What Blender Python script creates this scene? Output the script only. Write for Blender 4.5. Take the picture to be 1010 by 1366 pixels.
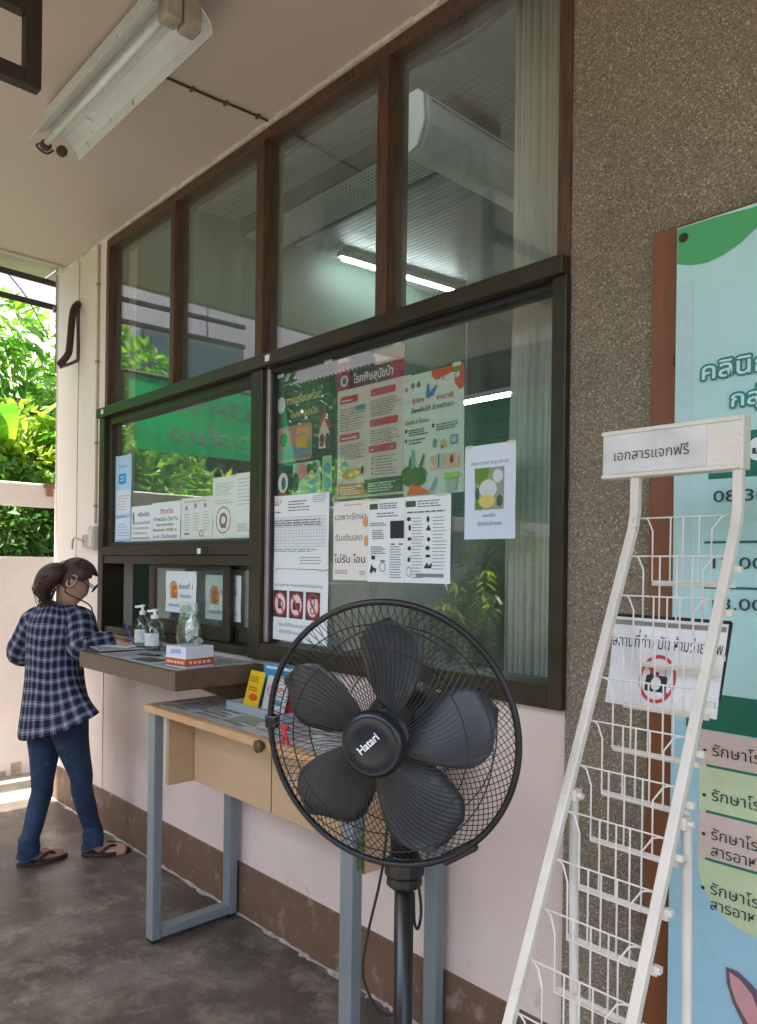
import bpy, bmesh, math, random
import numpy as np
from mathutils import Vector, Matrix
R = math.radians
rnd = random.Random(7)
sc = bpy.context.scene
for o in list(bpy.data.objects): bpy.data.objects.remove(o)
COL = sc.collection

# ------------------------------------------------------------------ camera
YAW, ROLL, FPX = 0.751887, -0.0131668, 1023.6
CX, CY = 505.0, 683 + 70.67
fF = Vector((-math.cos(YAW), math.sin(YAW), 0))
r0 = Vector((math.sin(YAW), math.cos(YAW), 0)); u0 = Vector((0, 0, 1))
fR = r0 * math.cos(ROLL) - u0 * math.sin(ROLL)
fU = r0 * math.sin(ROLL) + u0 * math.cos(ROLL)
CAM = Vector((0, -1.77, 1.45))
cd = bpy.data.cameras.new('camera'); cam = bpy.data.objects.new('camera', cd); COL.objects.link(cam)
cd.sensor_width = 36; cd.lens = FPX / 1366 * 36; cd.shift_y = 70.67 / 1366
cd.clip_start = 0.02; cd.clip_end = 500
M3 = Matrix((fR, fU, -fF)).transposed()
cam.matrix_world = Matrix.Translation(CAM) @ M3.to_4x4()
sc.camera = cam
def at(x, y, d=None, X=None, Y=None, Z=None):
    """measured photo pixel -> world point at a depth or on an axis plane"""
    v = fF + fR * ((x - CX) / FPX) - fU * ((y - CY) / FPX)
    if d is not None: t = d
    elif X is not None: t = (X - CAM.x) / v.x
    elif Y is not None: t = (Y - CAM.y) / v.y
    else: t = (Z - CAM.z) / v.z
    return CAM + v * t

# ------------------------------------------------------------------ light
sc.render.engine = 'CYCLES'
sc.cycles.use_denoising = True
sc.cycles.max_bounces = 10; sc.cycles.diffuse_bounces = 5; sc.cycles.glossy_bounces = 5
sc.cycles.transparent_max_bounces = 16; sc.cycles.transmission_bounces = 6
sc.cycles.sample_clamp_indirect = 8
sc.view_settings.view_transform = 'Standard'; sc.view_settings.look = 'None'
sc.view_settings.exposure = 2.5; sc.view_settings.gamma = 1
W = bpy.data.worlds.new('World'); sc.world = W; W.use_nodes = True
SUN = Vector((-0.055, -0.42, 0.90)).normalized()
nt = W.node_tree; bg = nt.nodes['Background']
sky = nt.nodes.new('ShaderNodeTexSky'); sky.sky_type = 'NISHITA'; sky.sun_disc = False
sky.sun_elevation = math.asin(SUN.z); sky.sun_rotation = math.atan2(SUN.x, SUN.y)
sky.air_density = 1.0; sky.dust_density = 3.5; sky.ozone_density = 1.0
nt.links.new(sky.outputs[0], bg.inputs[0]); bg.inputs[1].default_value = 0.15
sl = bpy.data.lights.new('sun', 'SUN'); sl.energy = 4.2; sl.angle = R(0.6); sl.color = (1, .95, .87)
so = bpy.data.objects.new('sun', sl); COL.objects.link(so)
so.rotation_euler = SUN.to_track_quat('Z', 'Y').to_euler(); so.location = (0, -4, 8)

# ------------------------------------------------------------------ materials
def hexc(h):
    h = h.lstrip('#'); out = []
    for i in (0, 2, 4):
        c = int(h[i:i + 2], 16) / 255
        out.append(c / 12.92 if c <= .04045 else ((c + .055) / 1.055) ** 2.4)
    return tuple(out)
def C4(c): return (*(hexc(c) if isinstance(c, str) else c), 1)
MATS = {}
def mat(name, col, rough=.6, metal=0, var=0, vscale=6, vcol=None, bump=0, bscale=40, spec=.5, stretch=(1, 1, 1), spots=None, spotscale=8, spotth=.62):
    if name in MATS: return MATS[name]
    m = bpy.data.materials.new(name); m.use_nodes = True; MATS[name] = m
    n = m.node_tree.nodes; l = m.node_tree.links; b = n['Principled BSDF']
    b.inputs['Base Color'].default_value = C4(col); b.inputs['Roughness'].default_value = rough
    b.inputs['Metallic'].default_value = metal; b.inputs['Specular IOR Level'].default_value = spec
    tc = n.new('ShaderNodeTexCoord'); mp = n.new('ShaderNodeMapping'); mp.inputs['Scale'].default_value = stretch
    l.new(tc.outputs['Object'], mp.inputs[0])
    last = None
    if var or vcol:
        t = n.new('ShaderNodeTexNoise'); t.inputs['Scale'].default_value = vscale; t.inputs['Detail'].default_value = 6; t.inputs['Roughness'].default_value = .62
        l.new(mp.outputs[0], t.inputs[0])
        rr = n.new('ShaderNodeValToRGB'); rr.color_ramp.elements[0].position = .33; rr.color_ramp.elements[1].position = .68
        c = C4(col)
        rr.color_ramp.elements[0].color = C4(vcol) if vcol else (c[0] * (1 - var), c[1] * (1 - var), c[2] * (1 - var), 1)
        rr.color_ramp.elements[1].color = c if vcol else tuple(min(1, v * (1 + var * .5)) for v in c[:3]) + (1,)
        l.new(t.outputs[0], rr.inputs[0]); last = rr.outputs[0]
        mr = n.new('ShaderNodeMapRange'); mr.inputs[3].default_value = max(.03, rough - .08); mr.inputs[4].default_value = min(1, rough + .1)
        l.new(t.outputs[0], mr.inputs[0]); l.new(mr.outputs[0], b.inputs['Roughness'])
    if spots:
        t2 = n.new('ShaderNodeTexNoise'); t2.inputs['Scale'].default_value = spotscale; t2.inputs['Detail'].default_value = 8; t2.inputs['Roughness'].default_value = .7
        l.new(mp.outputs[0], t2.inputs[0])
        r2 = n.new('ShaderNodeValToRGB'); r2.color_ramp.elements[0].position = spotth; r2.color_ramp.elements[1].position = min(1, spotth + .09)
        l.new(t2.outputs[0], r2.inputs[0])
        mx = n.new('ShaderNodeMix'); mx.data_type = 'RGBA'; l.new(r2.outputs[0], mx.inputs[0])
        if last: l.new(last, mx.inputs[6])
        else: mx.inputs[6].default_value = C4(col)
        mx.inputs[7].default_value = C4(spots); last = mx.outputs[2]
    if last: l.new(last, b.inputs['Base Color'])
    if bump:
        t3 = n.new('ShaderNodeTexNoise'); t3.inputs['Scale'].default_value = bscale; t3.inputs['Detail'].default_value = 5
        l.new(mp.outputs[0], t3.inputs[0]); bp = n.new('ShaderNodeBump'); bp.inputs['Strength'].default_value = bump; bp.inputs['Distance'].default_value = .01
        l.new(t3.outputs[0], bp.inputs['Height']); l.new(bp.outputs[0], b.inputs['Normal'])
    return m
def ink(col):
    """printed / painted flat colour"""
    return mat('ink_' + str(col), col, .55, var=.06, vscale=30)

pink = mat('pink_paint', (.72, .585, .525), .55, var=.10, vscale=2.2, bump=.14, bscale=18, spots=(.52, .41, .35), spotscale=7, spotth=.60)
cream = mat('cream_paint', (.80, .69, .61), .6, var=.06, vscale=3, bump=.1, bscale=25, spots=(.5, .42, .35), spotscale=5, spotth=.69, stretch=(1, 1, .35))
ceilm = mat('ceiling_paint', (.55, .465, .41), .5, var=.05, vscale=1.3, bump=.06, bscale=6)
basem = mat('brown_baseboard', (.155, .092, .056), .5, var=.12, vscale=5, bump=.15, bscale=30, spots=(.30, .20, .155), spotscale=11, spotth=.56)
bare = mat('bare_plaster', (.72, .66, .58), .8, var=.2, vscale=30, bump=.4, bscale=60)
wood = mat('stained_wood', (.105, .050, .027), .5, var=.5, vscale=9, bump=.3, bscale=30, stretch=(6, 6, .8), spots=(.045, .024, .016), spotscale=10, spotth=.56)
olive = mat('olive_aluminium', (.045, .037, .021), .34, metal=.35, var=.2, vscale=14, spots=(.11, .095, .07), spotscale=25, spotth=.7)
alu = mat('bare_aluminium', (.42, .36, .33), .4, metal=.5, var=.15, vscale=20)
black_gasket = mat('black_gasket', (.012, .012, .011), .6)
bluegrey = mat('blue_grey_enamel', (.20, .228, .243), .42, var=.1, vscale=8, bump=.04, bscale=50, spots=(.42, .44, .45), spotscale=22, spotth=.71)
laminate = mat('beech_laminate', (.53, .36, .215), .38, var=.06, vscale=5, stretch=(1, 1, 9), bump=.02)
laminate_edge = mat('laminate_edge', (.55, .33, .16), .5, var=.12, vscale=16)
counterm = mat('brown_counter', (.115, .072, .042), .42, var=.2, vscale=5, stretch=(1, 3, 3), spots=(.3, .2, .13), spotscale=30, spotth=.72)
fanblack = mat('fan_black', (.011, .0115, .012), .36, var=.15, vscale=20, spots=(.05, .05, .048), spotscale=40, spotth=.68)
fanblade = mat('fan_blade', (.036, .040, .046), .4, var=.12, vscale=10, spots=(.085, .083, .078), spotscale=14, spotth=.58)
fanwire = mat('fan_wire', (.022, .021, .020), .35)
fancap = mat('fan_cap', (.010, .015, .021), .28, var=.1, vscale=12, spots=(.035, .04, .045), spotscale=20, spotth=.66)
whitepaint = mat('ivory_enamel', (.70, .66, .58), .42, var=.1, vscale=10, spots=(.36, .28, .20), spotscale=30, spotth=.62, bump=.05, bscale=60)
wirem = mat('ivory_wire', (.74, .71, .66), .4, var=.1, vscale=20, spots=(.35, .27, .2), spotscale=30, spotth=.68)
paper = mat('white_paper', (.80, .81, .82), .6, var=.03, vscale=8)
brownstrip = mat('brown_board', (.205, .066, .020), .5, var=.2, vscale=5, stretch=(4, 4, .5), bump=.08, spots=(.3, .17, .11), spotscale=20, spotth=.72)
dirtymetal = mat('dirty_white_metal', (.66, .70, .68), .33, var=.1, vscale=7, spots=(.07, .072, .062), spotscale=30, spotth=.60)
rust = mat('rusty_iron', (.04, .028, .022), .7, var=.4, vscale=22, bump=.3, bscale=60)
skin = mat('skin', (.42, .24, .165), .5, var=.08, vscale=14)
hair = mat('dark_hair', (.050, .019, .012), .38, var=.5, vscale=30, stretch=(5, 5, .7), bump=.5, bscale=60)
denim = mat('denim', (.012, .032, .075), .8, var=.35, vscale=9, bump=.25, bscale=120, spots=(.03, .065, .125), spotscale=5, spotth=.56)

def floor_mat():
    m = bpy.data.materials.new('polished_concrete'); m.use_nodes = True
    n = m.node_tree.nodes; l = m.node_tree.links; b = n['Principled BSDF']
    tc = n.new('ShaderNodeTexCoord')
    a = n.new('ShaderNodeTexNoise'); a.inputs['Scale'].default_value = 1.9; a.inputs['Detail'].default_value = 9; a.inputs['Roughness'].default_value = .62; a.inputs['Distortion'].default_value = .2
    l.new(tc.outputs['Object'], a.inputs[0])
    r = n.new('ShaderNodeValToRGB'); e = r.color_ramp.elements
    e[0].position = .3; e[0].color = (.050, .041, .032, 1); e[1].position = .72; e[1].color = (.225, .198, .160, 1)
    x = e.new(.5); x.color = (.088, .071, .053, 1)
    l.new(a.outputs[0], r.inputs[0])
    f = n.new('ShaderNodeTexNoise'); f.inputs['Scale'].default_value = 45; f.inputs['Detail'].default_value = 6
    l.new(tc.outputs['Object'], f.inputs[0])
    mx = n.new('ShaderNodeMix'); mx.data_type = 'RGBA'; mx.blend_type = 'OVERLAY'; mx.inputs[0].default_value = .35
    l.new(r.outputs[0], mx.inputs[6]); l.new(f.outputs[1], mx.inputs[7])
    hs = n.new('ShaderNodeHueSaturation'); hs.inputs['Saturation'].default_value = .9; l.new(mx.outputs[2], hs.inputs['Color'])
    st = n.new('ShaderNodeTexNoise'); st.inputs['Scale'].default_value = 5.5; st.inputs['Detail'].default_value = 13; st.inputs['Roughness'].default_value = .7; st.inputs['Distortion'].default_value = .15
    l.new(tc.outputs['Object'], st.inputs[0])
    sr = n.new('ShaderNodeValToRGB'); sr.color_ramp.elements[0].position = .50; sr.color_ramp.elements[1].position = .66; sr.color_ramp.elements[1].color = (.55, .55, .55, 1); l.new(st.outputs[0], sr.inputs[0])
    m3 = n.new('ShaderNodeMix'); m3.data_type = 'RGBA'; l.new(sr.outputs[0], m3.inputs[0]); l.new(hs.outputs[0], m3.inputs[6]); m3.inputs[7].default_value = (.30, .265, .215, 1)
    gt = n.new('ShaderNodeTexNoise'); gt.inputs['Scale'].default_value = 90; gt.inputs['Detail'].default_value = 3; l.new(tc.outputs['Object'], gt.inputs[0])
    gr = n.new('ShaderNodeMapRange'); gr.inputs[1].default_value = .30; gr.inputs[2].default_value = .42; gr.inputs[3].default_value = .45; gr.inputs[4].default_value = 1.0; l.new(gt.outputs[0], gr.inputs[0])
    m4 = n.new('ShaderNodeMix'); m4.data_type = 'RGBA'; m4.blend_type = 'MULTIPLY'; m4.inputs[0].default_value = .8; l.new(m3.outputs[2], m4.inputs[6]); l.new(gr.outputs[0], m4.inputs[7])
    # hairline cracks
    v = n.new('ShaderNodeTexVoronoi'); v.feature = 'DISTANCE_TO_EDGE'; v.inputs['Scale'].default_value = .33
    dn = n.new('ShaderNodeTexNoise'); dn.inputs['Scale'].default_value = 3.5; dn.inputs['Detail'].default_value = 5
    l.new(tc.outputs['Object'], dn.inputs[0])
    ad = n.new('ShaderNodeMix'); ad.data_type = 'VECTOR'; ad.inputs[0].default_value = .25
    l.new(tc.outputs['Object'], ad.inputs[4]); l.new(dn.outputs[1], ad.inputs[5]); l.new(ad.outputs[1], v.inputs[0])
    lt = n.new('ShaderNodeMath'); lt.operation = 'LESS_THAN'; lt.inputs[1].default_value = .0009; l.new(v.outputs['Distance'], lt.inputs[0])
    m2 = n.new('ShaderNodeMix'); m2.data_type = 'RGBA'; l.new(lt.outputs[0], m2.inputs[0]); l.new(m4.outputs[2], m2.inputs[6]); m2.inputs[7].default_value = (.09, .075, .06, 1)
    l.new(m2.outputs[2], b.inputs['Base Color'])
    mr = n.new('ShaderNodeMapRange'); mr.inputs[1].default_value = .3; mr.inputs[2].default_value = .7; mr.inputs[3].default_value = .30; mr.inputs[4].default_value = .50
    l.new(a.outputs[0], mr.inputs[0]); l.new(mr.outputs[0], b.inputs['Roughness'])
    bp = n.new('ShaderNodeBump'); bp.inputs['Strength'].default_value = .08; l.new(f.outputs[0], bp.inputs['Height']); l.new(bp.outputs[0], b.inputs['Normal'])
    return m
def pebble_mat():
    m = bpy.data.materials.new('pebbledash'); m.use_nodes = True
    n = m.node_tree.nodes; l = m.node_tree.links; b = n['Principled BSDF']
    tc = n.new('ShaderNodeTexCoord')
    v = n.new('ShaderNodeTexVoronoi'); v.inputs['Scale'].default_value = 290; l.new(tc.outputs['Object'], v.inputs[0])
    r = n.new('ShaderNodeValToRGB'); e = r.color_ramp.elements; r.color_ramp.interpolation = 'CONSTANT'
    for i, (p, c) in enumerate([(0, (.130, .102, .070)), (.10, (.205, .163, .113)), (.36, (.25, .200, .140)), (.60, (.175, .139, .097)), (.76, (.30, .246, .178)), (.95, (.47, .41, .32))]):
        x = e[i] if i < 2 else e.new(p); x.position = p; x.color = (*c, 1)
    sp = n.new('ShaderNodeSeparateColor'); l.new(v.outputs['Color'], sp.inputs[0]); l.new(sp.outputs[0], r.inputs[0])
    g = n.new('ShaderNodeTexNoise'); g.inputs['Scale'].default_value = 2.5; g.inputs['Detail'].default_value = 4; l.new(tc.outputs['Object'], g.inputs[0])
    gr = n.new('ShaderNodeMapRange'); gr.inputs[1].default_value = .3; gr.inputs[2].default_value = .7; gr.inputs[3].default_value = .82; gr.inputs[4].default_value = 1.15; l.new(g.outputs[0], gr.inputs[0])
    mx = n.new('ShaderNodeMix'); mx.data_type = 'RGBA'; mx.blend_type = 'MULTIPLY'; mx.inputs[0].default_value = 1
    l.new(r.outputs[0], mx.inputs[6]); l.new(gr.outputs[0], mx.inputs[7])
    # a few patches where paint has splashed
    w = n.new('ShaderNodeTexNoise'); w.inputs['Scale'].default_value = 5.5; w.inputs['Detail'].default_value = 9; w.inputs['Roughness'].default_value = .75; l.new(tc.outputs['Object'], w.inputs[0])
    wr = n.new('ShaderNodeValToRGB'); wr.color_ramp.elements[0].position = .71; wr.color_ramp.elements[1].position = .76; l.new(w.outputs[0], wr.inputs[0])
    m2 = n.new('ShaderNodeMix'); m2.data_type = 'RGBA'; l.new(wr.outputs[0], m2.inputs[0]); l.new(mx.outputs[2], m2.inputs[6]); m2.inputs[7].default_value = (.5, .46, .42, 1)
    l.new(m2.outputs[2], b.inputs['Base Color']); b.inputs['Roughness'].default_value = .75
    bp = n.new('ShaderNodeBump'); bp.inputs['Strength'].default_value = .45; bp.inputs['Distance'].default_value = .004; bp.invert = True
    l.new(v.outputs['Distance'], bp.inputs['Height']); l.new(bp.outputs[0], b.inputs['Normal'])
    return m
def glass_mat(name, tint, f0=.06, rough=0.0, dirt=0):
    m = bpy.data.materials.new(name); m.use_nodes = True
    n = m.node_tree.nodes; l = m.node_tree.links; n.remove(n['Principled BSDF'])
    ge = n.new('ShaderNodeNewGeometry'); dt = n.new('ShaderNodeVectorMath'); dt.operation = 'DOT_PRODUCT'
    l.new(ge.outputs['Incoming'], dt.inputs[0]); l.new(ge.outputs['Normal'], dt.inputs[1])
    def mth(op, a, b=None):
        x = n.new('ShaderNodeMath'); x.operation = op
        for i, s in enumerate((a, b)):
            if s is None: continue
            if isinstance(s, (int, float)): x.inputs[i].default_value = s
            else: l.new(s, x.inputs[i])
        return x.outputs[0]
    c = mth('ABSOLUTE', dt.outputs['Value']); k = mth('POWER', mth('SUBTRACT', 1.0, c), 5.0)
    fr = mth('ADD', mth('MULTIPLY', k, 1 - f0), f0)
    tr = n.new('ShaderNodeBsdfTransparent'); tr.inputs[0].default_value = (*tint, 1)
    gl = n.new('ShaderNodeBsdfGlossy'); gl.inputs['Roughness'].default_value = rough; gl.inputs[0].default_value = (.94, 1, .96, 1)
    mx = n.new('ShaderNodeMixShader'); l.new(fr, mx.inputs[0]); l.new(tr.outputs[0], mx.inputs[1]); l.new(gl.outputs[0], mx.inputs[2])
    if dirt:                                                          # film of dust, wiped in uneven streaks
        tc = n.new('ShaderNodeTexCoord'); mp = n.new('ShaderNodeMapping'); mp.inputs['Scale'].default_value = (2.2, 1, .5); mp.inputs['Rotation'].default_value = (0, .35, 0); l.new(tc.outputs['Object'], mp.inputs[0])
        nz = n.new('ShaderNodeTexNoise'); nz.inputs['Scale'].default_value = 5; nz.inputs['Detail'].default_value = 9; nz.inputs['Roughness'].default_value = .68; l.new(mp.outputs[0], nz.inputs[0])
        rg = n.new('ShaderNodeMapRange'); rg.inputs[1].default_value = .35; rg.inputs[2].default_value = .72; rg.inputs[3].default_value = dirt * .15; rg.inputs[4].default_value = dirt; l.new(nz.outputs[0], rg.inputs[0])
        df = n.new('ShaderNodeBsdfDiffuse'); df.inputs[0].default_value = (.62, .68, .62, 1); m2 = n.new('ShaderNodeMixShader'); l.new(rg.outputs[0], m2.inputs[0]); l.new(mx.outputs[0], m2.inputs[1]); l.new(df.outputs[0], m2.inputs[2]); mx = m2
    l.new(mx.outputs[0], n['Material Output'].inputs[0]); return m
def emit_mat(name, col, s):
    m = bpy.data.materials.new(name); m.use_nodes = True; b = m.node_tree.nodes['Principled BSDF']
    b.inputs['Emission Color'].default_value = (*col, 1); b.inputs['Emission Strength'].default_value = s; b.inputs['Base Color'].default_value = (.8, .8, .8, 1)
    return m
def leaf_mat(name, c0, c1, trans=.35):
    m = bpy.data.materials.new(name); m.use_nodes = True
    n = m.node_tree.nodes; l = m.node_tree.links; b = n['Principled BSDF']
    oi = n.new('ShaderNodeNewGeometry'); r = n.new('ShaderNodeValToRGB'); r.color_ramp.elements[0].color = (*c0, 1); r.color_ramp.elements[1].color = (*c1, 1)
    l.new(oi.outputs['Random Per Island'], r.inputs[0]); l.new(r.outputs[0], b.inputs['Base Color']); b.inputs['Roughness'].default_value = .42
    t = n.new('ShaderNodeBsdfTranslucent'); hs = n.new('ShaderNodeHueSaturation'); hs.inputs['Value'].default_value = 1.6; hs.inputs['Saturation'].default_value = 1.05
    l.new(r.outputs[0], hs.inputs['Color']); l.new(hs.outputs[0], t.inputs[0])
    mx = n.new('ShaderNodeMixShader'); mx.inputs[0].default_value = trans; l.new(b.outputs[0], mx.inputs[1]); l.new(t.outputs[0], mx.inputs[2])
    l.new(mx.outputs[0], n['Material Output'].inputs[0]); return m
glass = glass_mat('window_glass', (.93, .965, .945), .10, dirt=.075)

# ------------------------------------------------------------------ mesh helpers
ORG = {}
class MB:
    def __init__(s): s.v = []; s.f = []; s.uv = None
    def add(s, vs, fs):
        o = len(s.v); s.v += [tuple(v) for v in vs]; s.f += [tuple(i + o for i in f) for f in fs]; return s
    def box(s, x0, x1, y0, y1, z0, z1):
        return s.add([(x, y, z) for x in (x0, x1) for y in (y0, y1) for z in (z0, z1)], [(0, 1, 3, 2), (4, 6, 7, 5), (0, 4, 5, 1), (2, 3, 7, 6), (0, 2, 6, 4), (1, 5, 7, 3)])
    def bar(s, a, b, w, h, up=(0, 0, 1)):
        a = Vector(a); b = Vector(b); t = (b - a).normalized(); u = Vector(up); sd = t.cross(u)
        if sd.length < 1e-4: sd = t.cross(Vector((1, 0, 0)))
        sd.normalize(); u = sd.cross(t); vs = []
        for p in (a, b):
            for i, j in ((-1, -1), (1, -1), (1, 1), (-1, 1)): vs.append(p + sd * (i * w / 2) + u * (j * h / 2))
        return s.add(vs, [(3, 2, 1, 0), (4, 5, 6, 7), (0, 1, 5, 4), (1, 2, 6, 5), (2, 3, 7, 6), (3, 0, 4, 7)])
    def tube(s, pts, r, n=8, cap=True, closed=False):
        pts = [Vector(p) for p in pts]; N = len(pts); rs = r if isinstance(r, (list, tuple)) else [r] * N
        vs = []; pu = None
        for i, p in enumerate(pts):
            a = pts[(i - 1) % N] if (i > 0 or closed) else p; b = pts[(i + 1) % N] if (i < N - 1 or closed) else p
            t = (b - a).normalized()
            if pu is None:
                pu = t.orthogonal().normalized()
            pu = (pu - t * pu.dot(t)).normalized(); w = t.cross(pu)
            for k in range(n):
                q = 2 * math.pi * k / n; vs.append(p + (pu * math.cos(q) + w * math.sin(q)) * rs[i])
        fs = []
        for i in range(N if closed else N - 1):
            j = (i + 1) % N
            for k in range(n): fs.append((i * n + k, i * n + (k + 1) % n, j * n + (k + 1) % n, j * n + k))
        if cap and not closed: fs += [tuple(range(n))[::-1], tuple(range((N - 1) * n, N * n))]
        return s.add(vs, fs)
    def lathe(s, prof, M, n=32):
        """prof: (radius, axial) pairs; M maps local (axis = +Z) to the world"""
        vs = []; fs = []
        for r, z in prof:
            for k in range(n):
                q = 2 * math.pi * k / n; vs.append(M @ Vector((r * math.cos(q), r * math.sin(q), z)))
        for i in range(len(prof) - 1):
            for k in range(n): fs.append((i * n + k, i * n + (k + 1) % n, (i + 1) * n + (k + 1) % n, (i + 1) * n + k))
        fs += [tuple(range(n))[::-1], tuple(range((len(prof) - 1) * n, len(prof) * n))]
        return s.add(vs, fs)
    def loft(s, rings, cap=True, uvs=False, period=None):
        n = len(rings[0]); vs = [p for r in rings for p in r]; fs = []
        for i in range(len(rings) - 1):
            for k in range(n): fs.append((i * n + k, i * n + (k + 1) % n, (i + 1) * n + (k + 1) % n, (i + 1) * n + k))
        if cap: fs += [tuple(range(n))[::-1], tuple(range((len(rings) - 1) * n, len(rings) * n))]
        return s.add(vs, fs)
    def prism(s, poly, d):
        """extrude a 3-D polygon by vector d"""
        n = len(poly); d = Vector(d); vs = [Vector(p) for p in poly] + [Vector(p) + d for p in poly]
        return s.add(vs, [tuple(range(n))[::-1], tuple(range(n, 2 * n))] + [(i, (i + 1) % n, n + (i + 1) % n, n + i) for i in range(n)])
    def build(s, name, m, parent=None, smooth=False, bevel=0, loc=None, solid=0, subsurf=0):
        me = bpy.data.meshes.new(name)
        if parent is not None: org = ORG[parent.name]
        else: org = Vector(loc) if loc is not None else Vector((0, 0, 0))
        a = np.array(s.v, dtype=np.float64) - np.array(org)[None]
        me.from_pydata(a.tolist(), [], s.f); me.materials.append(m)
        bm = bmesh.new(); bm.from_mesh(me); bmesh.ops.recalc_face_normals(bm, faces=bm.faces); bm.to_mesh(me); bm.free()
        if smooth:
            me.polygons.foreach_set('use_smooth', [True] * len(me.polygons))
        o = bpy.data.objects.new(name, me); COL.objects.link(o)
        if parent is not None: o.parent = parent
        else: o.location = org
        ORG[o.name] = org
        if solid: md = o.modifiers.new('solid', 'SOLIDIFY'); md.thickness = solid; md.offset = 0
        if bevel: md = o.modifiers.new('bevel', 'BEVEL'); md.width = bevel; md.segments = 2; md.limit_method = 'ANGLE'; md.angle_limit = R(40)
        if subsurf: md = o.modifiers.new('sub', 'SUBSURF'); md.levels = subsurf; md.render_levels = subsurf
        return o
def tag(o, label, cat, group=None):
    o['label'] = label; o['category'] = cat
    if group: o['group'] = group
    return o
def thing(name, label, cat, loc=(0, 0, 0), group=None):
    o = bpy.data.objects.new(name, None); COL.objects.link(o); o.location = loc; ORG[o.name] = Vector(loc); o.empty_display_size = .1
    return tag(o, label, cat, group)
def struct(o): o['kind'] = 'structure'; return o
def stuff(o): o['kind'] = 'stuff'; return o
def smoothpath(pts, n=6):
    pts = [Vector(p) for p in pts]; out = []
    for i in range(len(pts) - 1):
        p0 = pts[max(i - 1, 0)]; p1 = pts[i]; p2 = pts[i + 1]; p3 = pts[min(i + 2, len(pts) - 1)]
        for k in range(n):
            t = k / n; out.append(.5 * ((2 * p1) + (p2 - p0) * t + (2 * p0 - 5 * p1 + 4 * p2 - p3) * t * t + (3 * p1 - p0 - 3 * p2 + p3) * t ** 3))
    out.append(pts[-1]); return out

# ---------------------------------------------------------------- lettering (built-in font, turned into mesh)
TONES = '่้๊๋์'; UPPER = 'ัิีึืํ็'
def raw_text(s, bold):
    cu = bpy.data.curves.new('lettering', 'FONT'); cu.body = s; cu.resolution_u = 4; cu.offset = bold
    o = bpy.data.objects.new('lettering', cu); COL.objects.link(o)
    dg = bpy.context.evaluated_depsgraph_get(); me = bpy.data.meshes.new_from_object(o.evaluated_get(dg))
    v = [tuple(x.co[:2]) for x in me.vertices]; f = [tuple(p.vertices) for p in me.polygons]
    bpy.data.objects.remove(o); bpy.data.curves.remove(cu); bpy.data.meshes.remove(me)
    return v, f
TCACHE = {}
def text_mesh(s, bold=0.0):
    """2-D text outline; a tone mark above an upper vowel is lifted as Thai typesetting does"""
    if (s, bold) in TCACHE: return TCACHE[(s, bold)]
    base = ''; lifts = []
    for i, ch in enumerate(s):
        if ch in TONES and i and s[i - 1] in UPPER: lifts.append((base, ch))
        else: base += ch
    v, f = raw_text(base, bold); v = list(v); f = list(f)
    for pre, ch in lifts:
        pv, _ = raw_text(pre, bold); key = {(round(x, 4), round(y, 4)) for x, y in pv}
        qv, qf = raw_text(pre + ch, bold); keep = {i for i, (x, y) in enumerate(qv) if (round(x, 4), round(y, 4)) not in key}
        mp = {i: len(v) + k for k, i in enumerate(sorted(keep))}
        v += [(qv[i][0], qv[i][1] + .22) for i in sorted(keep)]
        f += [tuple(mp[i] for i in q) for q in qf if all(i in keep for i in q)]
    # islands get a hair of depth so overlapping marks never share a plane
    par = list(range(len(v)))
    def fd(i):
        while par[i] != i: par[i] = par[par[i]]; i = par[i]
        return i
    for q in f:
        for i in q[1:]: par[fd(i)] = fd(q[0])
    ids = {}; dep = [ids.setdefault(fd(i), len(ids)) % 5 for i in range(len(v))]
    TCACHE[(s, bold)] = (v, f, dep); return TCACHE[(s, bold)]

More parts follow.
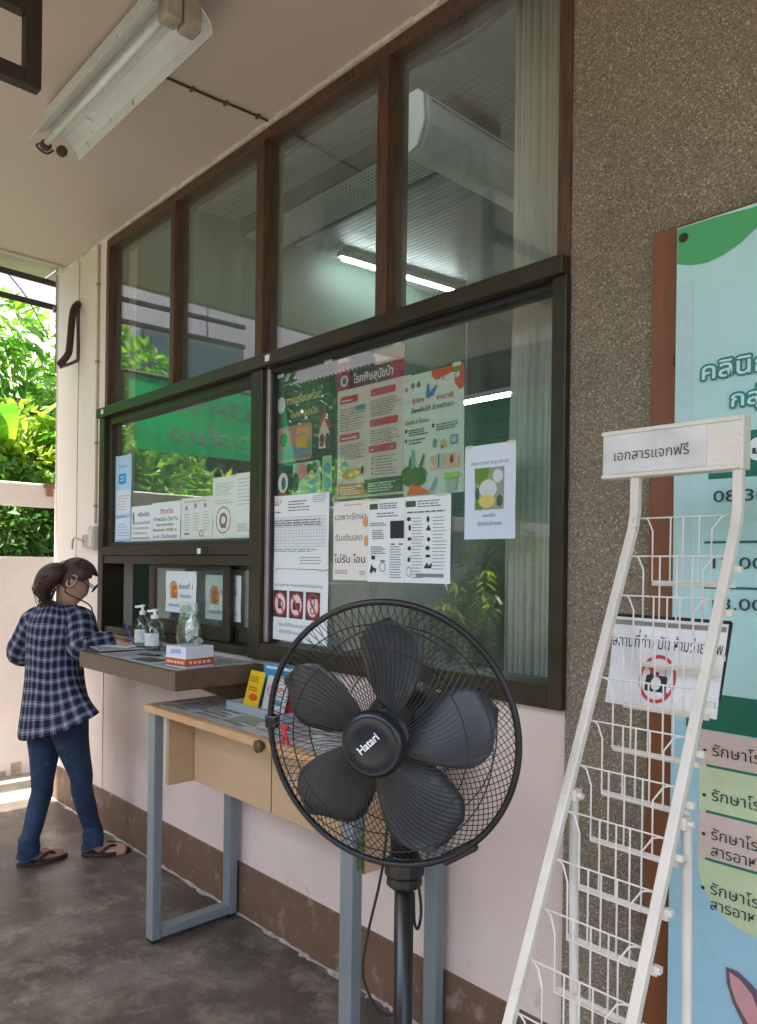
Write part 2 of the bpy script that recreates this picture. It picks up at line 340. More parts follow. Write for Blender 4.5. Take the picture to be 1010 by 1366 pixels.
class Sheet:
    """a flat printed sheet; u runs right and v runs down, both 0..1"""
    def __init__(s, name, label, cat, O, U, V, base, group=None, thick=.0012, lift=.0012, root=None, wave=0):
        s.O = Vector(O); s.U = Vector(U); s.V = Vector(V); s.w = s.U.length; s.h = s.V.length
        s.N = s.V.cross(s.U).normalized()               # towards the reader
        s.lift = lift; s.layer = 0; s.wave = wave
        n = 12 if wave else 1; b = MB()
        vs = []; fs = []
        for k in (0, 1):
            for i in range(n + 1):
                for j in range(n + 1):
                    vs.append(s.p(i / n, j / n, 0) - s.N * (thick * k))
        m = (n + 1)
        for i in range(n):
            for j in range(n):
                a = i * m + j; fs.append((a, a + 1, a + m + 1, a + m)); c = a + m * m; fs.append((c, c + m, c + m + 1, c + 1))
        rim = [i * m for i in range(n + 1)] + [n * m + j for j in range(1, n + 1)] + [i * m + n for i in range(n - 1, -1, -1)] + [j for j in range(n - 1, 0, -1)]
        for i in range(len(rim)):
            a, c = rim[i], rim[(i + 1) % len(rim)]; fs.append((a, c, c + m * m, a + m * m))
        b.add(vs, fs)
        if root is None:
            s.root = b.build(name, base, loc=s.O); tag(s.root, label, cat, group)
        else: s.root = b.build(name, base, root)
    def p(s, u, v, k):
        q = s.O + s.U * u + s.V * v
        if s.wave: q = q + s.N * (s.wave * (math.sin(u * 5.1 + 1) + .6 * math.sin(v * 7.3 + u * 3)))
        return q + s.N * k
    def part(s, name, col, shapes):
        s.layer += 1
        for sh in shapes: s.mark(name, col, [sh])
    def outline(s, name, col, sh, w):
        """thick rim round a line of lettering: the same letters shifted round a small circle"""
        s.layer += 1; _, txt, u, v, wd, h, al, bold = sh
        s.mark(name, col, [('t', txt, u + w / s.w * math.cos(R(a)), v + w / s.h * math.sin(R(a)), wd, h, al, bold) for a in range(0, 360, 30)])
    def mark(s, name, col, shapes):
        z = .0003 + .00022 * s.layer; b = MB(); asp = s.w / s.h
        for si, sh in enumerate(shapes):
            k = sh[0]
            if k == 'r':
                _, u0, v0, u1, v1 = sh; nn = max(1, int(abs(u1 - u0) * 8)) if s.wave else 1
                mm = max(1, int(abs(v1 - v0) * 8)) if s.wave else 1
                vs = [s.p(u0 + (u1 - u0) * i / nn, v0 + (v1 - v0) * j / mm, z) for i in range(nn + 1) for j in range(mm + 1)]
                b.add(vs, [(i * (mm + 1) + j, i * (mm + 1) + j + 1, (i + 1) * (mm + 1) + j + 1, (i + 1) * (mm + 1) + j) for i in range(nn) for j in range(mm)])
            elif k == 'e':
                _, u, v, ru, rv = sh[:5]; b.add([s.p(u + ru * math.cos(q), v + rv * math.sin(q), z) for q in [2 * math.pi * i / 24 for i in range(24)]], [tuple(range(24))])
            elif k == 'ring':
                _, u, v, ru, rv, t = sh; vs = []
                for i in range(32):
                    q = 2 * math.pi * i / 32
                    for g in (1, 1 - t): vs.append(s.p(u + ru * g * math.cos(q), v + rv * g * math.sin(q), z))
                b.add(vs, [(2 * i, (2 * i + 2) % 64, (2 * i + 3) % 64, 2 * i + 1) for i in range(32)])
            elif k == 'p': b.add([s.p(u, v, z) for u, v in sh[1]], [tuple(range(len(sh[1])))])
            elif k == 'rr':
                _, u0, v0, u1, v1, r = sh; ru = r; rv = r * asp; pts = []
                for cu, cv, a0 in ((u1 - ru, v0 + rv, -90), (u1 - ru, v1 - rv, 0), (u0 + ru, v1 - rv, 90), (u0 + ru, v0 + rv, 180)):
                    for a in range(0, 91, 15): q = R(a0 + a); pts.append((cu + ru * math.cos(q), cv + rv * math.sin(q)))
                b.add([s.p(u, v, z) for u, v in pts], [tuple(range(len(pts)))])
            elif k == 't':                                   # ('t', text, u, v, width, height, align, bold)
                _, txt, u, v, w, h, al, bold = sh; tv, tf, dp = text_mesh(txt, bold)
                xs = [x for x, _ in tv]; x0, x1 = min(xs), max(xs); sx = w / (x1 - x0) if w else h / asp
                sy = h; ox = u if al == 'l' else (u - w / 2 if al == 'c' else u - w)
                b.add([s.p(ox + (x - x0) * sx, v - y * sy, z + dp[i] * .00003 + si * .000012) for i, (x, y) in enumerate(tv)], tf)
            elif k == 'ln':                                  # fine print: rows of word-length dashes
                _, u0, v0, u1, v1, nl, th = sh
                for i in range(nl):
                    vv = v0 + (v1 - v0) * (i + .5) / nl; uu = u0; end = u1 - rnd.random() * (u1 - u0) * .3
                    while uu < end:
                        L = min(end - uu, (u1 - u0) * rnd.uniform(.06, .2)); b.add([s.p(uu, vv, z), s.p(uu, vv + th, z), s.p(uu + L, vv + th, z), s.p(uu + L, vv, z)], [(0, 1, 2, 3)]); uu += L + (u1 - u0) * .025
            elif k == 'grid':
                _, u0, v0, u1, v1, nu, nv, th = sh
                for i in range(nu + 1): a = u0 + (u1 - u0) * i / nu; b.add([s.p(a, v0, z), s.p(a, v1, z), s.p(a + th, v1, z), s.p(a + th, v0, z)], [(0, 1, 2, 3)])
                for j in range(nv + 1): a = v0 + (v1 - v0) * j / nv; b.add([s.p(u0, a, z + .0001), s.p(u0, a + th * asp, z + .0001), s.p(u1, a + th * asp, z + .0001), s.p(u1, a, z + .0001)], [(0, 1, 2, 3)])
        return b.build(name, ink(col), s.root)
def wall_sheet(name, label, cat, x0, x1, z0, z1, y, base, group=None, rot=0, **k):
    """sheet parallel to the window wall, read from the verandah"""
    c = Vector(((x0 + x1) / 2, y, (z0 + z1) / 2)); U = Vector((math.cos(rot), 0, math.sin(rot))) * (x1 - x0); V = Vector((math.sin(rot), 0, -math.cos(rot))) * (z1 - z0)
    return Sheet(name, label, cat, c - U / 2 - V / 2, U, V, base, group, **k)

# ================================================================== THE SETTING
g = MB(); g.box(-60, 60, -60, 60, -.3, -.03)
struct(g.build('ground', mat('bare_soil', (.17, .13, .09), .9, var=.4, vscale=1.5, bump=.6, bscale=14)))
fm = floor_mat()
g = MB(); g.box(-4.86, 5, -3.6, 0, -.25, 0); struct(g.build('floor', fm))
g = MB(); g.box(-5.5, -4.86, -8, 6, -.2, -.012); struct(g.build('path', mat('dirty_concrete_path', (.36, .32, .27), .7, var=.45, vscale=2.5, bump=.3, bscale=30, spots=(.12, .095, .07), spotscale=3, spotth=.56)))

# ---------------------------------------------------------------- clinic building
bld = thing('clinic_building', 'pink clinic building with brown baseboard and pebbledash wall under a verandah ceiling', 'building')
XL0, XL, XR = -4.81, -4.075, -1.147
ZB, ZT, ZC = 1.07, 3.195, 3.22
w = MB()
w.box(XL, XR, 0, .12, .212, ZB)                                        # below the window
w.build('wall', pink, bld)
w = MB(); w.box(XL0, XL - .0, -.004, .16, .212, ZC + .4); w.box(XL0, XL0 + .15, .16, 6, -.05, ZC + .4); w.box(XL, XR, 0, .12, ZT + .001, ZC + .4)
w.build('pillar', cream, bld)
w = MB(); w.box(XL0 + .012, XL0 + .022, -.006, -.0045, 1.0, ZC)
w.box(-4.47, -4.464, -.0065, -.0045, .25, 3.2); w.build('plaster_joint', mat('joint', (.42, .35, .30), .8), bld)
w = MB(); w.box(XL0 - .006, XR, -.012, .1, -.02, .212); w.build('baseboard', basem, bld)
w = MB(); x = XL0; ra = []; rb = []; rc = []                              # ragged mortar along the foot of the wall
while x < XR:
    dpt = rnd.choice((.002, .004, .010, .018)) * rnd.uniform(.6, 1.2); ra.append((x, -.0125, rnd.uniform(.004, .012))); rb.append((x, -.0125 - dpt, .0015)); rc.append((x, -.0125 - dpt * 1.05, -.004)); x += rnd.uniform(.012, .05)
n_ = len(ra); w.add(ra + rb + rc, [(i, i + 1, n_ + i + 1, n_ + i) for i in range(n_ - 1)] + [(n_ + i, n_ + i + 1, 2 * n_ + i + 1, 2 * n_ + i) for i in range(n_ - 1)])
w.build('mortar_seam', mat('mortar', (.36, .33, .29), .9, var=.3, vscale=30), bld)
w = MB(); w.box(XR, 3.2, -.012, .16, -.02, ZC + .4); w.build('pebbledash_wall', pebble_mat(), bld)
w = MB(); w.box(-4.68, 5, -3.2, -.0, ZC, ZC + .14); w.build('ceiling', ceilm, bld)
w = MB(); w.box(-4.90, 5.1, -3.35, .3, ZC + .165, ZC + .185); w.build('added_sun_shade', mat('added_sun_shade', (.32, .30, .27), .5, var=.2), bld)  # unseen sheet added above the ceiling to keep sun off the pillar edge
w = MB(); w.box(-4.69, -4.66, -3.21, 0, ZC - .012, ZC + .15); w.build('fascia', mat('fascia', (.5, .45, .4), .6), bld)
w = MB()                                                               # ragged plaster bead between ceiling and window head
x = XL0
while x < XR + .05:
    L = rnd.uniform(.04, .14); w.box(x, x + L, -.012 - rnd.uniform(0, .008), .0, ZC - .012 - rnd.uniform(0, .007), ZC - .0005); x += L
w.build('plaster_bead', bare, bld)
# the room behind the window
rgreen = mat('green_room_paint', (.035, .17, .085), .5, var=.12, vscale=2)
rgrey = mat('grey_green_room_paint', (.11, .17, .135), .6, var=.1, vscale=2)
w = MB(); w.box(-5.4, .4, 4.2, 4.3, 0, 2.75); w.build('back_wall', rgreen, bld)
w = MB(); w.box(-5.4, .4, 4.2, 4.3, 2.75, 3.8); w.box(-4.66, -4.56, .17, 4.2, 0, 3.8); w.box(.3, .4, .17, 4.2, 0, 3.8); w.build('side_wall', rgrey, bld)
w = MB(); w.box(-5.4, .4, .13, 4.3, -.05, 0.001); w.build('room_floor', mat('room_floor', (.16, .16, .15), .4, var=.1), bld)
w = MB(); w.box(-5.4, .4, .0, 4.3, 3.8, 3.9)
for i in range(90): w.box(-4.56, .3, .3 + i * .043, .3 + i * .043 + .034, 3.796, 3.802)
w.build('room_ceiling', mat('ribbed_ceiling', (.40, .45, .42), .4, var=.08), bld)
w = MB(); w.box(-4.5, -2.55, 1.10, 1.12, 3.69, 3.80); w.box(-4.5, -2.55, 1.44, 1.46, 3.69, 3.8); w.box(-4.5, -2.55, 1.12, 1.44, 3.77, 3.78)
w.build('air_duct', mat('duct', (.05, .06, .055), .6), bld)
w = MB()
for i in range(60): w.box(-4.5 + i * .0325, -4.5 + i * .0325 + .013, 1.12, 1.44, 3.70, 3.706)
for i in range(11): w.box(-4.5, -2.55, 1.12 + i * .030, 1.12 + i * .030 + .012, 3.699, 3.707)
w.build('duct_grille', mat('duct_grille', (.85, .9, .85), .5), bld)

# ---------------------------------------------------------------- window
win = thing('window', 'large window with wooden upper lights and dark metal lower frames above the counter', 'window', (-2.6, 0, 1.07))
def bars(name, m, lst, bevel=.003, parent=win):
    b = MB()
    for q in lst: b.box(*q)
    return b.build(name, m, parent, bevel=bevel)
bars('head', wood, [(XL, XR, -.014, .1, 3.152, ZT)])
bars('jamb', wood, [(XL, XL + .036, -.016, .1, 2.276, 3.152)]); bars('jamb', wood, [(XR - .04, XR, -.02, .1, 2.276, 3.152)])
MUL = [(-3.352, -3.312), (-2.632, -2.580), (-1.912, -1.860)]
for a, c in MUL: bars('mullion', wood, [(a, c, -.016, .085, 2.276, 3.152)])
bars('transom', olive, [(XL - .025, XR + .0, -.052, .09, 2.225, 2.275)])
bars('post', olive, [(XL - .02, XL + .04, -.034, .09, ZB, 2.225)]); bars('post', olive, [(-2.625, -2.548, -.034, .09, ZB, 2.225)])
bars('post', olive, [(XR - .043, XR + .002, -.034, .09, ZB, 2.225)])
bars('channel', alu, [(-2.546, -2.526, -.014, .03, 1.137, 2.225)]); bars('channel', black_gasket, [(-2.526, -2.517, -.002, .03, 1.137, 2.225)])
bars('bottom_rail', olive, [(-2.548, XR - .043, -.034, .09, ZB, 1.135)])
bars('bottom_rail', olive, [(XL + .04, -2.625, -.02, .09, ZB, 1.105)])
bars('middle_rail', olive, [(XL + .04, -2.625, -.036, .09, 1.485, 1.528)]); bars('middle_rail', olive, [(XL + .04, -2.625, -.028, .09, 1.44, 1.483)])
bars('sash_frame', olive, [(-4.035, -3.99, -.012, .05, 1.528, 2.225), (-2.66, -2.625, -.012, .05, 1.528, 2.225), (-3.99, -2.66, -.012, .05, 2.185, 2.225), (-3.99, -2.66, -.012, .05, 1.528, 1.55)])
bars('top_track', black_gasket, [(-2.517, XR - .043, -.01, .05, 2.205, 2.225)])
for a, c, z0, z1, y in ((XL + .036, MUL[0][0], 2.275, 3.152, .022), (MUL[0][1], MUL[1][0], 2.275, 3.152, .022), (MUL[1][1], MUL[2][0], 2.275, 3.152, .022), (MUL[2][1], XR - .04, 2.275, 3.152, .022),
                         (-3.99, -2.66, 1.55, 2.185, .018), (-2.517, XR - .043, 1.135, 2.205, .018)):
    bars('glass_pane', glass, [(a, c, y, y + .005, z0, z1)], bevel=0)
# service hatch: two sliding sashes, the left third standing open
def sash(x0, x1, y):
    f = bars('sliding_sash', olive, [(x0, x0 + .055, y, y + .022, 1.107, 1.438), (x1 - .06, x1, y, y + .022, 1.107, 1.438), (x0 + .055, x1 - .06, y, y + .022, 1.42, 1.438), (x0 + .055, x1 - .06, y, y + .022, 1.107, 1.175)])
    b = MB(); b.box(x0 + .055, x1 - .06, y + .009, y + .013, 1.175, 1.42); b.build('glass_pane', glass, f)
sash(-3.6, -2.85, .02); sash(-3.30, -2.63, .05)
for (x, z) in ((-4.03, 2.25), (-3.0, 1.50), (-2.5, 2.25)): bars('tape_scrap', paper, [(x, x + .028, -.0545, -.0525, z - .012, z + .012)], bevel=0)

# ---------------------------------------------------------------- things in the room
def tube_lamp(loc, ax, L, label, group, hang=0):
    t = thing('tube_lamp', label, 'lamp', loc, group); o = Vector(loc); a = Vector(ax)
    b = MB(); b.bar(o - a * L / 2 + Vector((0, 0, .03)), o + a * L / 2 + Vector((0, 0, .03)), .05, .035); b.build('housing', mat('lamp_housing', (.6, .62, .6), .5), t)
    b = MB(); b.tube([o - a * (L / 2 - .03), o + a * (L / 2 - .03)], .014, 8); b.build('tube', emit_mat('lit_tube', (.86, .95, 1), 11), t)
    if hang:
        for s in (-1, 1): b = MB(); b.tube([o + a * (s * L * .38) + Vector((0, 0, .045)), o + a * (s * L * .38) + Vector((0, 0, hang))], .006, 6); b.build('rod', mat('lamp_rod', (.5, .5, .48), .5), t)
tube_lamp((-4.3, 2.45, 3.72), (.12, 1, 0), 1.15, 'lit fluorescent tube on the ribbed room ceiling, seen through the upper panes', 'tube lamps in the room')
tube_lamp((-3.2, 2.5, 2.64), (1, 0, 0), 1.2, 'lit fluorescent tube hanging on thin rods, seen through the large lower pane', 'tube lamps in the room', 1.14)
ac = thing('air_conditioner', 'white air conditioner hung high in the room, seen through the right upper pane', 'air conditioner', (-2.5, 1.3, 3.32))
def acx(yy):
    pr = [(-2.50, 3.60), (-2.42, 3.60), (-2.385, 3.565), (-2.375, 3.44), (-2.42, 3.34), (-2.50, 3.32)]; return [Vector((x, yy, z)) for x, z in pr]
acm = mat('ac_plastic', (.86, .90, .82), .4, var=.05)
b = MB(); b.loft([acx(.72), acx(2.0)]); b.build('casing', acm, ac, bevel=.012)
b = MB(); b.loft([acx(.695), acx(.716)]); b.build('end_cap', mat('ac_cap', (.74, .78, .72), .4), ac, bevel=.006)
b = MB(); b.bar((-2.374, .74, 3.545), (-2.374, 1.98, 3.545), .004, .006); b.build('panel_seam', mat('ac_seam', (.25, .28, .25), .5), ac)
bl = thing('blind', 'pale vertical fabric blind gathered at the right end of the window', 'blind', (-1.38, .2, 1.1))
b = MB(); rows = []
for z in (1.09, 1.8, 2.5, 3.3):
    rows.append([Vector((-1.475 + .29 * i / 60, .17 + .03 * math.sin(i * 1.25 + .4 * math.sin(z * 3)) + .008 * math.sin(i * .3), z)) for i in range(61)])
b.add([p for r in rows for p in r], [(r * 61 + i, r * 61 + i + 1, (r + 1) * 61 + i + 1, (r + 1) * 61 + i) for r in range(3) for i in range(60)])
b.build('fabric', mat('blind_fabric', (.72, .68, .62), .85, var=.18, vscale=7, stretch=(1, 1, .2), spots=(.30, .19, .13), spotscale=9, spotth=.66), bl, smooth=True, solid=.003)
b = MB(); b.box(-4.0, -1.18, .14, .2, 3.3, 3.34); b.build('track', mat('blind_track', (.5, .5, .46), .5), bl)
b = MB()
for x in (-4.0, -3.2, -2.2): b.tube(smoothpath([(x, .16, 3.28), (x + .5, .2, 3.22), (x + 1.0, .16, 3.29)], 6), .006, 5)
b.build('cord', mat('blind_cord', (.25, .26, .24), .6), bl)
cab = thing('cabinet', 'grey filing cabinet in the dim room behind the service hatch', 'cabinet', (-4.2, 1.6, 0))
b = MB(); b.box(-4.5, -3.9, 1.3, 1.8, 0, 1.32); b.build('casing', mat('cabinet_steel', (.16, .2, .19), .5), cab, bevel=.006)
for i in range(4): b = MB(); b.box(-4.46, -3.94, 1.286, 1.299, .06 + i * .31, .33 + i * .31); q = b.build('drawer', mat('cabinet_drawer', (.2, .24, .22), .45), cab); b = MB(); b.box(-4.26, -4.14, 1.27, 1.285, .2 + i * .31, .215 + i * .31); b.build('handle', alu, q)
dk = thing('desk', 'pale office desk just inside the service hatch', 'desk', (-3.2, .6, 0))
b = MB(); b.box(-3.8, -2.4, .3, .95, .72, .75); b.build('top', mat('desk_top', (.45, .4, .33), .45), dk)
for x in (-3.76, -2.46): b = MB(); b.box(x, x + .05, .33, .92, 0, .72); b.build('leg', mat('desk_leg', (.2, .2, .2), .5), dk)
rk = thing('shelf', 'white shelf of green folders against the back of the room', 'shelf', (-3.4, 4.1, 0))
b = MB()
for i in range(4): b.box(-4.3, -2.6, 3.85, 4.18, .35 + i * .42, .375 + i * .42)
for x in (-4.32, -3.46, -2.6): b.box(x, x + .022, 3.85, 4.18, 0, 1.75)
b.build('frame', mat('shelf_white', (.55, .57, .55), .5), rk)
b = MB()
for i in range(3):
    x = -4.27
    while x < -2.7: ww = rnd.uniform(.03, .07); b.box(x, x + ww - .004, 3.9, 4.15, .376 + i * .42, .376 + i * .42 + rnd.uniform(.24, .34)); x += ww
b.build('folders', mat('folder_green', (.06, .22, .16), .5, var=.5, vscale=12), rk)

# ---------------------------------------------------------------- small fixtures on the pillar and ceiling
br = thing('iron_bracket', 'dark rusty iron bracket fixed to the left pillar', 'bracket', (-4.46, -.03, 2.57))
b = MB(); b.tube(smoothpath([at(105, 405, Y=-.008), at(99, 412, Y=-.05), at(96, 428, Y=-.07), at(93, 462, Y=-.07), at(90, 474, Y=-.075), at(79, 487, Y=-.10)], 5), .021, 8); b.build('arm', rust, br, bevel=.006)
b = MB(); b.tube(smoothpath([at(104, 410, Y=-.012), at(104, 440, Y=-.012), at(104, 474, Y=-.012), at(101, 482, Y=-.02), at(79, 490, Y=-.10)], 5), .010, 6); b.build('stay', mat('rusty_stay', (.11, .095, .085), .6, var=.3), br, bevel=.003)
cn = thing('conduit', 'thin painted cable conduit running down the left pillar to a switch box', 'conduit', (-4.18, -.01, 1.6))
b = MB(); b.tube([(-4.185, -.012, 3.21), (-4.187, -.012, 2.4), (-4.184, -.012, 1.66)], .007, 8); b.build('pipe', mat('conduit_paint', (.60, .51, .45), .55, var=.15, vscale=12), cn, smooth=True)
for z in (2.98, 2.55, 2.1, 1.75): b = MB(); b.box(-4.197, -4.172, -.021, -.004, z, z + .014); b.build('clip', mat('conduit_clip', (.33, .27, .23), .6), cn)
sw = thing('switch_box', 'small cream switch box low on the left pillar', 'switch box', (-4.2, -.02, 1.58))
b = MB(); b.box(-4.235, -4.155, -.032, -.005, 1.515, 1.645); b.build('case', mat('box_cream', (.55, .50, .42), .5, var=.1), sw, bevel=.004)
b = MB(); b.box(-4.225, -4.165, -.037, -.033, 1.53, 1.63); b.build('cover', mat('box_cover', (.6, .56, .48), .5), sw, bevel=.002)
b = MB(); b.box(-4.345, -4.265, -.02, -.005, 1.53, 1.6); b.tube(smoothpath([(-4.30, -.03, 1.56), (-4.36, -.06, 1.58), (-4.41, -.05, 1.52)], 5), .006, 6); b.build('socket', mat('socket', (.5, .42, .36), .5, var=.2), sw)
dp = thing('drainpipe', 'grey drainpipe behind the left pillar under the verandah ceiling', 'pipe', (-4.84, .03, 2.6))
b = MB(); b.tube([(-4.86, .035, 3.4), (-4.86, .035, 2.62)], .03, 14); b.build('pipe', mat('old_pipe', (.22, .20, .18), .6, var=.35, vscale=12), dp, smooth=True)
b = MB(); b.box(-4.9, -4.815, .0, .07, 3.0, 3.03); b.build('strap', rust, dp)
fr = thing('hanging_frame', 'dark brown iron frame hanging from the ceiling at the upper left', 'frame', (-2.3, -1.2, 2.8))
b = MB(); b.box(-2.32, -2.28, -1.03, -.985, 2.80, ZC); b.box(-2.32, -2.28, -1.75, -1.03, 2.80, 2.845); b.box(-2.32, -2.28, -1.75, -1.03, 3.005, 3.05); b.box(-2.32, -2.28, -1.79, -1.75, 2.8, ZC); b.build('bars', mat('frame_brown', (.035, .022, .017), .6, var=.4, vscale=18, bump=.2), fr, bevel=.003)

# ---------------------------------------------------------------- ceiling light (unlit)
cl = thing('ceiling_light', 'unlit fluorescent fitting with dirty white reflector on the verandah ceiling', 'light', (-2.55, -.66, 3.05))
X0, X1, yc = -3.075, -2.055, -.66
def prof(x): return [Vector((x, yc + dy, z)) for dy, z in ((-.095, 3.062), (-.075, 3.092), (-.032, 3.118), (-.03, 3.205), (.03, 3.205), (.032, 3.118), (.06, 3.105), (.085, 3.082), (.095, 3.052), (.0975, 3.053), (.0875, 3.086), (.061, 3.11), (.034, 3.122), (.034, 3.209), (-.034, 3.209), (-.034, 3.122), (-.077, 3.097), (-.0975, 3.063))]
b = MB(); b.loft([prof(X0), prof(X1)]); b.build('reflector', dirtymetal, cl, bevel=.001)
b = MB(); b.box(X0 + .02, X1 - .02, yc - .0295, yc + .0295, 3.10, 3.204); b.build('ballast_cover', dirtymetal, cl, bevel=.006)
for dy, nm in ((-.032, 'tube'),): b = MB(); b.tube([(X0 + .0, yc + dy, 3.072), (X1 - .03, yc + dy, 3.072)], .013, 12); b.build(nm, mat('dead_tube', (.72, .76, .74), .25, var=.05), cl, smooth=True)
sock = mat('aged_socket', (.36, .33, .26), .55, var=.25, vscale=25)
for x, hgt in ((X1 - .02, 1), (X0 + .0, 0)):
    for dy in (-.032, .03):
        b = MB()
        if hgt: b.box(x - .035, x + .022, yc + dy - .028, yc + dy + .028, 3.035, 3.125)
        else: b.tube([(x - .02, yc + dy, 3.066), (x + .01, yc + dy, 3.066)], .021, 10)
        b.build('lamp_socket', sock if hgt else mat('dark_socket', (.07, .055, .045), .7, var=.3), cl, bevel=.008)
b = MB(); b.tube(smoothpath([(X0 - .01, yc - .04, 3.075), (X0 - .04, yc - .055, 3.07), (X0 - .035, yc - .02, 3.05), (X0 - .01, yc, 3.06)], 5), .004, 6); b.build('wire', rust, cl)
cw = thing('ceiling_wire', 'dark wire stapled across the ceiling from the light to the window', 'wire', (-2.6, -.3, ZC))
b = MB(); pts = [(-2.60 + rnd.uniform(-.004, .004) + .05 * t, -.57 + .55 * t, ZC - .005) for t in [i / 12 for i in range(13)]]; b.tube(pts, .0045, 6); b.build('cable', mat('cable_brown', (.06, .04, .03), .7), cw)
for i in (2, 5, 8, 11): b = MB(); b.box(pts[i][0] - .012, pts[i][0] + .012, pts[i][1] - .005, pts[i][1] + .005, ZC - .012, ZC); b.build('staple', mat('staple', (.12, .09, .07), .7), cw)
# ================================================================== OUTSIDE THE VERANDAH
fence_paint = mat('boundary_paint', (.86, .78, .72), .7, var=.12, vscale=2.5, bump=.2, bscale=25, spots=(.42, .36, .30), spotscale=4, spotth=.66)
bw = thing('boundary_wall', 'pale pink boundary wall with an open gap below its top rail, beyond the woman', 'wall', (-5.56, -2, -.05))
b = MB(); b.box(-5.64, -5.5, -9, 4, -.25, 1.475); b.build('low_wall', fence_paint, bw, bevel=.008)
b = MB(); b.box(-5.63, -5.51, -9, 4, 1.825, 1.985); b.build('top_rail', fence_paint, bw, bevel=.01)
for y in (-8.0, -5.6, -3.2, -.9, 1.35, 3.4): b = MB(); b.box(-5.65, -5.50, y - .07, y + .07, 1.475, 1.825); b.build('post', fence_paint, bw)
b = MB(); b.box(-5.63, -5.52, -9, -.62, 1.476, 1.824); b.build('block_panel', mat('grey_block', (.30, .31, .28), .8, var=.25, vscale=4), bw)
b = MB(); b.box(-5.512, -5.496, .17, .26, 1.955, 1.988); b.box(-5.505, -5.496, .19, .235, 1.90, 1.955); b.build('chipped_patch', mat('old_brick', (.38, .2, .14), .9, var=.4, vscale=40), bw)
b = MB()
for i in range(70):
    y = -6 + i * .13; b.box(-5.5, -5.5 + rnd.uniform(.004, .012), y, y + rnd.uniform(.05, .13), -.05, rnd.uniform(.02, .16))
b.build('damp_skirting', mat('damp_plaster', (.46, .38, .30), .9, var=.4, vscale=12), bw)
nh = thing('neighbour_house', 'pink neighbouring house with a beige eave above the trees', 'house', (-10, -2, 0))
b = MB(); b.box(-13, -9.4, -10, 6, -.2, 7.5); b.build('wall', mat('neighbour_pink', (.74, .56, .55), .7, var=.06, vscale=1.2), nh)
b = MB(); b.prism([(-9.4, .98, 3.4), (-8.3, .98, 3.1), (-8.3, .98, 3.25), (-9.4, .98, 4.5)], (0, 5, 0)); b.build('eave', mat('eave_beige', (.58, .52, .42), .7, var=.1), nh)
b = MB(); b.box(-9.39, -9.30, -4.2, -2.7, 3.3, 4.5); f = b.build('window', mat('neighbour_frame', (.2, .16, .13), .6), nh)
b = MB(); b.box(-9.30, -9.285, -4.1, -2.8, 3.4, 4.4); b.build('pane', mat('neighbour_pane', (.10, .13, .13), .15), f)
for z, nm in ((3.40, 'upper'), (3.235, 'lower')):
    rp = thing('awning_pole', f'{nm} of two dark iron poles running across the gap beside the pillar', 'pole', (-5.5, -2, z), 'awning poles beside the pillar')
    b = MB(); b.bar((-5.5, -1.75, z + .03), (-5.5, .30, z - .012), .03, .035); b.build('bar', rust, rp, bevel=.003)
    b = MB(); b.tube([(-5.5, -1.4, z + .01), (-5.48, -1.38, z + .16), (-5.47, -1.3, z + .18)], .006, 5); b.build('hook', rust, rp)
aw = thing('awning', 'added sheet awning that shades the path between clinic and boundary wall', 'awning', (-5.3, 0, 3.5))  # sheet added over the path only to block sunlight
b = MB()
for i in range(13): b.box(-5.75, -4.96, -.55 + i * .2, -.55 + i * .2 + .196, 3.49 + .012 * (i % 2), 3.498 + .012 * (i % 2))
b.build('sheet', mat('added_shade_sheet', (.45, .42, .38), .6, var=.2, vscale=5), aw)
dw = thing('drop_wire', 'thin dark wire hanging slack between the two iron poles', 'wire', (-5.5, 0, 3.3))
b = MB(); b.tube(smoothpath([(-5.5, -.10, 3.40), (-5.49, .02, 3.27), (-5.5, .10, 3.16), (-5.5, .2, 2.98)], 5), .004, 5); b.build('strand', mat('wire_dark', (.04, .04, .04), .6), dw)

# ---------------------------------------------------------------- plants
def leaves(n, cen, rad, size, seed, clumps=14, droop=.35, flat=.5, lw=.42):
    rg = np.random.default_rng(seed); cen = np.array(cen); rad = np.array(rad)
    cc = rg.normal(size=(clumps, 3)); cc /= np.linalg.norm(cc, axis=1)[:, None]; cc *= rg.uniform(.25, .95, (clumps, 1)) ** .6; cr = rg.uniform(.22, .46, clumps)
    k = rg.integers(0, clumps, n); d = rg.normal(size=(n, 3)); d /= np.linalg.norm(d, axis=1)[:, None]
    p = cen + (cc[k] + d * (cr[k] * rg.uniform(.35, 1, n) ** .5)[:, None]) * rad
    a = d + rg.normal(size=(n, 3)) * .6; a[:, 2] -= droop; a /= np.linalg.norm(a, axis=1)[:, None]
    up = np.array([0, 0, 1.0]) * flat + rg.normal(size=(n, 3)) * .55
    s = np.cross(a, up); s /= np.linalg.norm(s, axis=1)[:, None]; nn = np.cross(s, a)
    L = size * rg.uniform(.6, 1.3, n)[:, None]; Wd = L * lw
    V = np.stack([p, p + a * L * .45 + s * Wd * .5 + nn * L * .06, p + a * L - nn * L * .10, p + a * L * .45 - s * Wd * .5 + nn * L * .06], 1)
    b = MB(); b.v = V.reshape(-1, 3).tolist(); b.f = [t for i in range(n) for t in ((4 * i, 4 * i + 1, 4 * i + 2), (4 * i, 4 * i + 2, 4 * i + 3))]; return b
LB = leaf_mat('bright_leaf', (.05, .16, .018), (.16, .32, .03), .45); LM = leaf_mat('mid_leaf', (.025, .09, .014), (.09, .2, .03), .35); LD = leaf_mat('dark_leaf', (.012, .045, .01), (.05, .12, .025), .25)
LY = leaf_mat('yellow_leaf', (.14, .24, .02), (.30, .40, .05), .5)
bark = mat('bark', (.10, .075, .05), .9, var=.4, vscale=12, bump=.6, bscale=30, stretch=(1, 1, .25))
